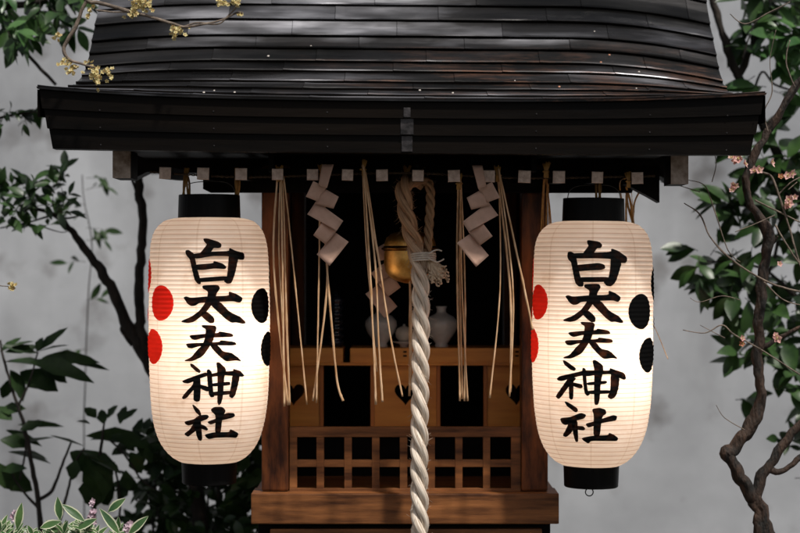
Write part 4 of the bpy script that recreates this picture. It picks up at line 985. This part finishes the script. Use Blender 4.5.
# foreground variegated shrub
r=random.Random(24); y5=-.15
T=plant('variegated_shrub',ground(60,y5),'low variegated shrub with cream edged leaves and lilac flowers at the bottom left corner','shrub')
q=MB(); lf=MB(); fl=MB()
for k in range(16):
    q.tube([ground(60+(k-8)*3,y5),P(20+k*7,700,y5),P(-6+k*10,545,y5+r.uniform(-.05,.05))],[.005,.004,.002],6)
for k in range(120):
    bx=r.uniform(-15,142); lim=533 if bx<20 else (538 if bx<95 else 532+max(0,bx-118)*1.8); by=r.uniform(lim-8,600)
    c=P(bx,by,y5+r.uniform(-.08,.08)); d0=Vector((r.uniform(-.4,.4),r.uniform(-.4,.1),1)).normalized()
    for j in range(8):
        d=(d0*r.uniform(.2,1)+rv(r,.55)).normalized(); leaf(lf,c,d,Vector((r.uniform(-.3,.3),-.7,.7)),.040*r.uniform(.4,1.1),.013*r.uniform(.7,1.2),0,rim=1,droop=r.uniform(-.1,.3),fold=.35)
for (fx,fy,nn) in ((13,518,4),(94,514,10),(92,521,9),(128,530,10),(130,526,6),(90,503,4)):
    fl=MB()
    for k in range(nn): blossom(fl,P(fx+r.gauss(0,1.8),fy+r.gauss(0,2.4),y5-.03+r.uniform(-.01,.01)),0,r,5,.008,0)
    fl.build('flower',[M['lilac_petal'],M['red_calyx']],T,fixn=False)
for (px_,py_,an,L_) in ((85,522,140,.066),(108,512,40,.050),(60,520,95,.052),(120,535,125,.075),(128,535,45,.062),(17,530,80,.062),(40,528,20,.05),(75,530,30,.055)):
    leaf(lf,P(px_,py_,y5-.05),Vector((math.cos(R(an)),-.1,math.sin(R(an)))),Vector((.1,-.8,.5)),L_,.021,0,rim=1,droop=.1,fold=.3)
q.build('stem',M['bark_dark'],T,smooth=True); lf.build('foliage',[M['leaf_center'],M['leaf_rim']],T,smooth=True,fixn=False)

# right plum tree
r=random.Random(31); y6=.10
T=plant('plum_tree',ground(775,y6),'crooked plum tree with pink blossoms right of the shrine, bark catching the light','tree')
q=MB(); tw=MB(); fl=MB()
q.tube([ground(775,y6),P(772,650,y6),P(768,545,y6)],[.034,.028,.024],10,wob=.25)
limb(q,[(768,548,y6,0.01932),(760,515,y6,0.01806),(751,492,y6,0.01680),(740,478,y6,0.01512),(731,462,y6,0.01386),(727,452,y6,0.01554),(737,445,y6,0.01470),(748,430,y6,0.01344),(757,410,y6,0.01302),(761,388,y6,0.01260),(759,360,y6,0.01260),(758,330,y6,0.01176),(760,300,y6,0.01176),(764,270,y6,0.01134),(768,245,y6,0.01092),(766,228,y6,0.01260),(757,214,y6,0.01092),(749,200,y6,0.01008),(747,182,y6,0.00966),(750,166,y6,0.00924),(757,150,y6,0.00966),(768,132,y6,0.01008),(780,112,y6,0.00924),(795,88,y6,0.00798),(815,60,y6,0.00756)],seg=16,wob=.7,n=7)
limb(q,[(755,500,y6,0.01428),(762,475,y6,0.01302),(772,462,y6,0.01176),(786,440,y6,0.01092),(800,425,y6,0.01008),(830,405,y6,0.00840)],wob=.4)
limb(q,[(770,470,y6,0.00840),(785,470,y6,0.00756),(800,458,y6,0.00672),(825,440,y6,0.00588)],wob=.4)
limb(q,[(762,348,y6,0.00672),(775,340,y6,0.00588),(790,332,y6,0.00504),(815,320,y6,0.00420)],wob=.4)
limb(q,[(768,236,y6,0.00504),(773,243,y6,0.00336),(778,236,y6-.01,.002)])
yt_=y6-.06
for tr in ([(756,172,.0032),(770,175,.0028),(777,190,.0026),(790,230,.0024),(800,265,.002),(812,300,.002)],[(778,195,.002),(790,183,.0018),(803,176,.0014)],[(755,200,.0022),(775,210,.002),(800,222,.0018)],
  [(684,203,.0012),(700,215,.0018),(712,240,.002),(735,262,.0022),(770,283,.0024),(805,293,.0024)],[(712,240,.0014),(728,256,.001)],[(688,180,.0008),(705,186,.0012),(715,212,.0014),(728,250,.0012),(740,262,.0011)],
  [(660,182,.0006),(680,186,.0009),(700,192,.0012)],[(735,232,.0010),(760,222,.0014),(775,215,.0016)],[(683,330,.0010),(705,333,.0014),(722,325,.0016),(735,335,.0017),(765,352,.0018),(805,378,.0018)],[(700,325,.0007),(715,333,.0009),(725,338,.0009)],
  [(775,225,.0024),(790,250,.002),(805,270,.002)],[(788,190,.0014),(797,182,.0012)],[(768,132,.002),(764,112,.0016),(772,92,.0013),(770,60,.001),(776,30,.0008)],[(795,88,.002),(786,62,.0015),(790,40,.0011)],[(730,14,.001),(745,24,.0014),(770,12,.0012),(790,2,.001)],[(706,132,.0008),(716,160,.001),(712,182,.0011)],[(740,300,.0010),(722,296,.0012),(700,302,.0009),(690,298,.0006)],[(764,282,.002),(784,300,.0016),(806,306,.0012)],[(745,430,.0012),(725,418,.001),(716,405,.0007)]):
    limb(tw,[(a,b_,yt_,c) for a,b_,c in tr],seg=6,wob=.35)
for (fx,fy,n_,big) in ((737,160,3,1),(741,163,2,1),(733,189,2,0),(735,185,2,0),(788,174,2,1),(784,178,1,0),(785,205,2,1),(790,202,2,1),(756,171,2,1),(777,262,1,0),(740,346,1,0),(743,340,1,0),(776,339,1,1),(775,336,1,0),(684,202,0,0),(797,196,1,0),(770,162,1,1)):
    fl=MB()
    for k in range(n_): blossom(fl,P(fx+r.gauss(0,2),fy+r.gauss(0,2),yt_-.01+r.uniform(-.01,.01)),0,r,5,.013 if big else .009,0 if (big or fx%2) else 1,2)
    fl.build('blossom',[M['pink_petal'],M['red_calyx'],M['yellow_petal']],T,fixn=False)
q.build('trunk',M['bark_plum'],T,smooth=True); tw.build('twigs',M['twig'],T,smooth=True)
# right evergreen behind
r=random.Random(32); y7=.85
T=plant('evergreen_tree',ground(860,y7),'broadleaf evergreen behind the plum tree on the right, bright leaves above and dark below','tree')
q=MB(); lf=MB(); q.tube([ground(860,y7),P(850,500,y7),P(842,340,y7)],[.04,.034,.028],10,wob=.2)
limb(q,[(842,340,y7,.028),(825,250,y7,.020),(790,180,y7,.015),(765,130,y7,.013),(748,95,y7,.012),(738,75,y7,.011),(728,50,y7,.011),(720,25,y7,.010),(713,0,y7,.009),(706,-30,y7,.008)],wob=.35)
limb(q,[(738,78,y7,.010),(748,55,y7,.0095),(760,30,y7,.009),(768,10,y7,.008),(774,-15,y7,.007)],wob=.35)
limb(q,[(790,180,y7,.008),(783,210,y7,.006),(776,250,y7,.005),(760,300,y7,.004)])
limb(q,[(752,100,y7,.004),(762,72,y7,.0035),(775,85,y7,.003),(800,92,y7,.003)])
limb(q,[(742,60,y7-.1,.0022),(756,22,y7-.12,.002),(780,8,y7-.12,.0018),(800,-6,y7-.12,.002)])
limb(q,[(840,330,y7,.012),(800,300,y7,.007),(765,270,y7,.004),(730,262,y7,.003),(700,262,y7,.002)])
def scatter(n,box,L_,W_,mi,yy=y7,sp=.09):
    for k in range(n):
        bx=r.uniform(box[0],box[1]); by=r.uniform(box[2],box[3])
        sprig(q,lf,P(bx,by,yy+r.uniform(-sp,sp)),Vector((r.uniform(-1,1),r.uniform(-.5,.2),r.uniform(-.9,.6))),r.uniform(.03,.07),2,r,L_*1.18,W_*1.2,.0013,mi=mi,droop=.5,tipn=2)
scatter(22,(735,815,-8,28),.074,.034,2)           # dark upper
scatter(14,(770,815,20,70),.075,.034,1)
scatter(13,(742,815,40,125),.080,.038,1,sp=.04)   # bright leaves, sunlight put into their colour
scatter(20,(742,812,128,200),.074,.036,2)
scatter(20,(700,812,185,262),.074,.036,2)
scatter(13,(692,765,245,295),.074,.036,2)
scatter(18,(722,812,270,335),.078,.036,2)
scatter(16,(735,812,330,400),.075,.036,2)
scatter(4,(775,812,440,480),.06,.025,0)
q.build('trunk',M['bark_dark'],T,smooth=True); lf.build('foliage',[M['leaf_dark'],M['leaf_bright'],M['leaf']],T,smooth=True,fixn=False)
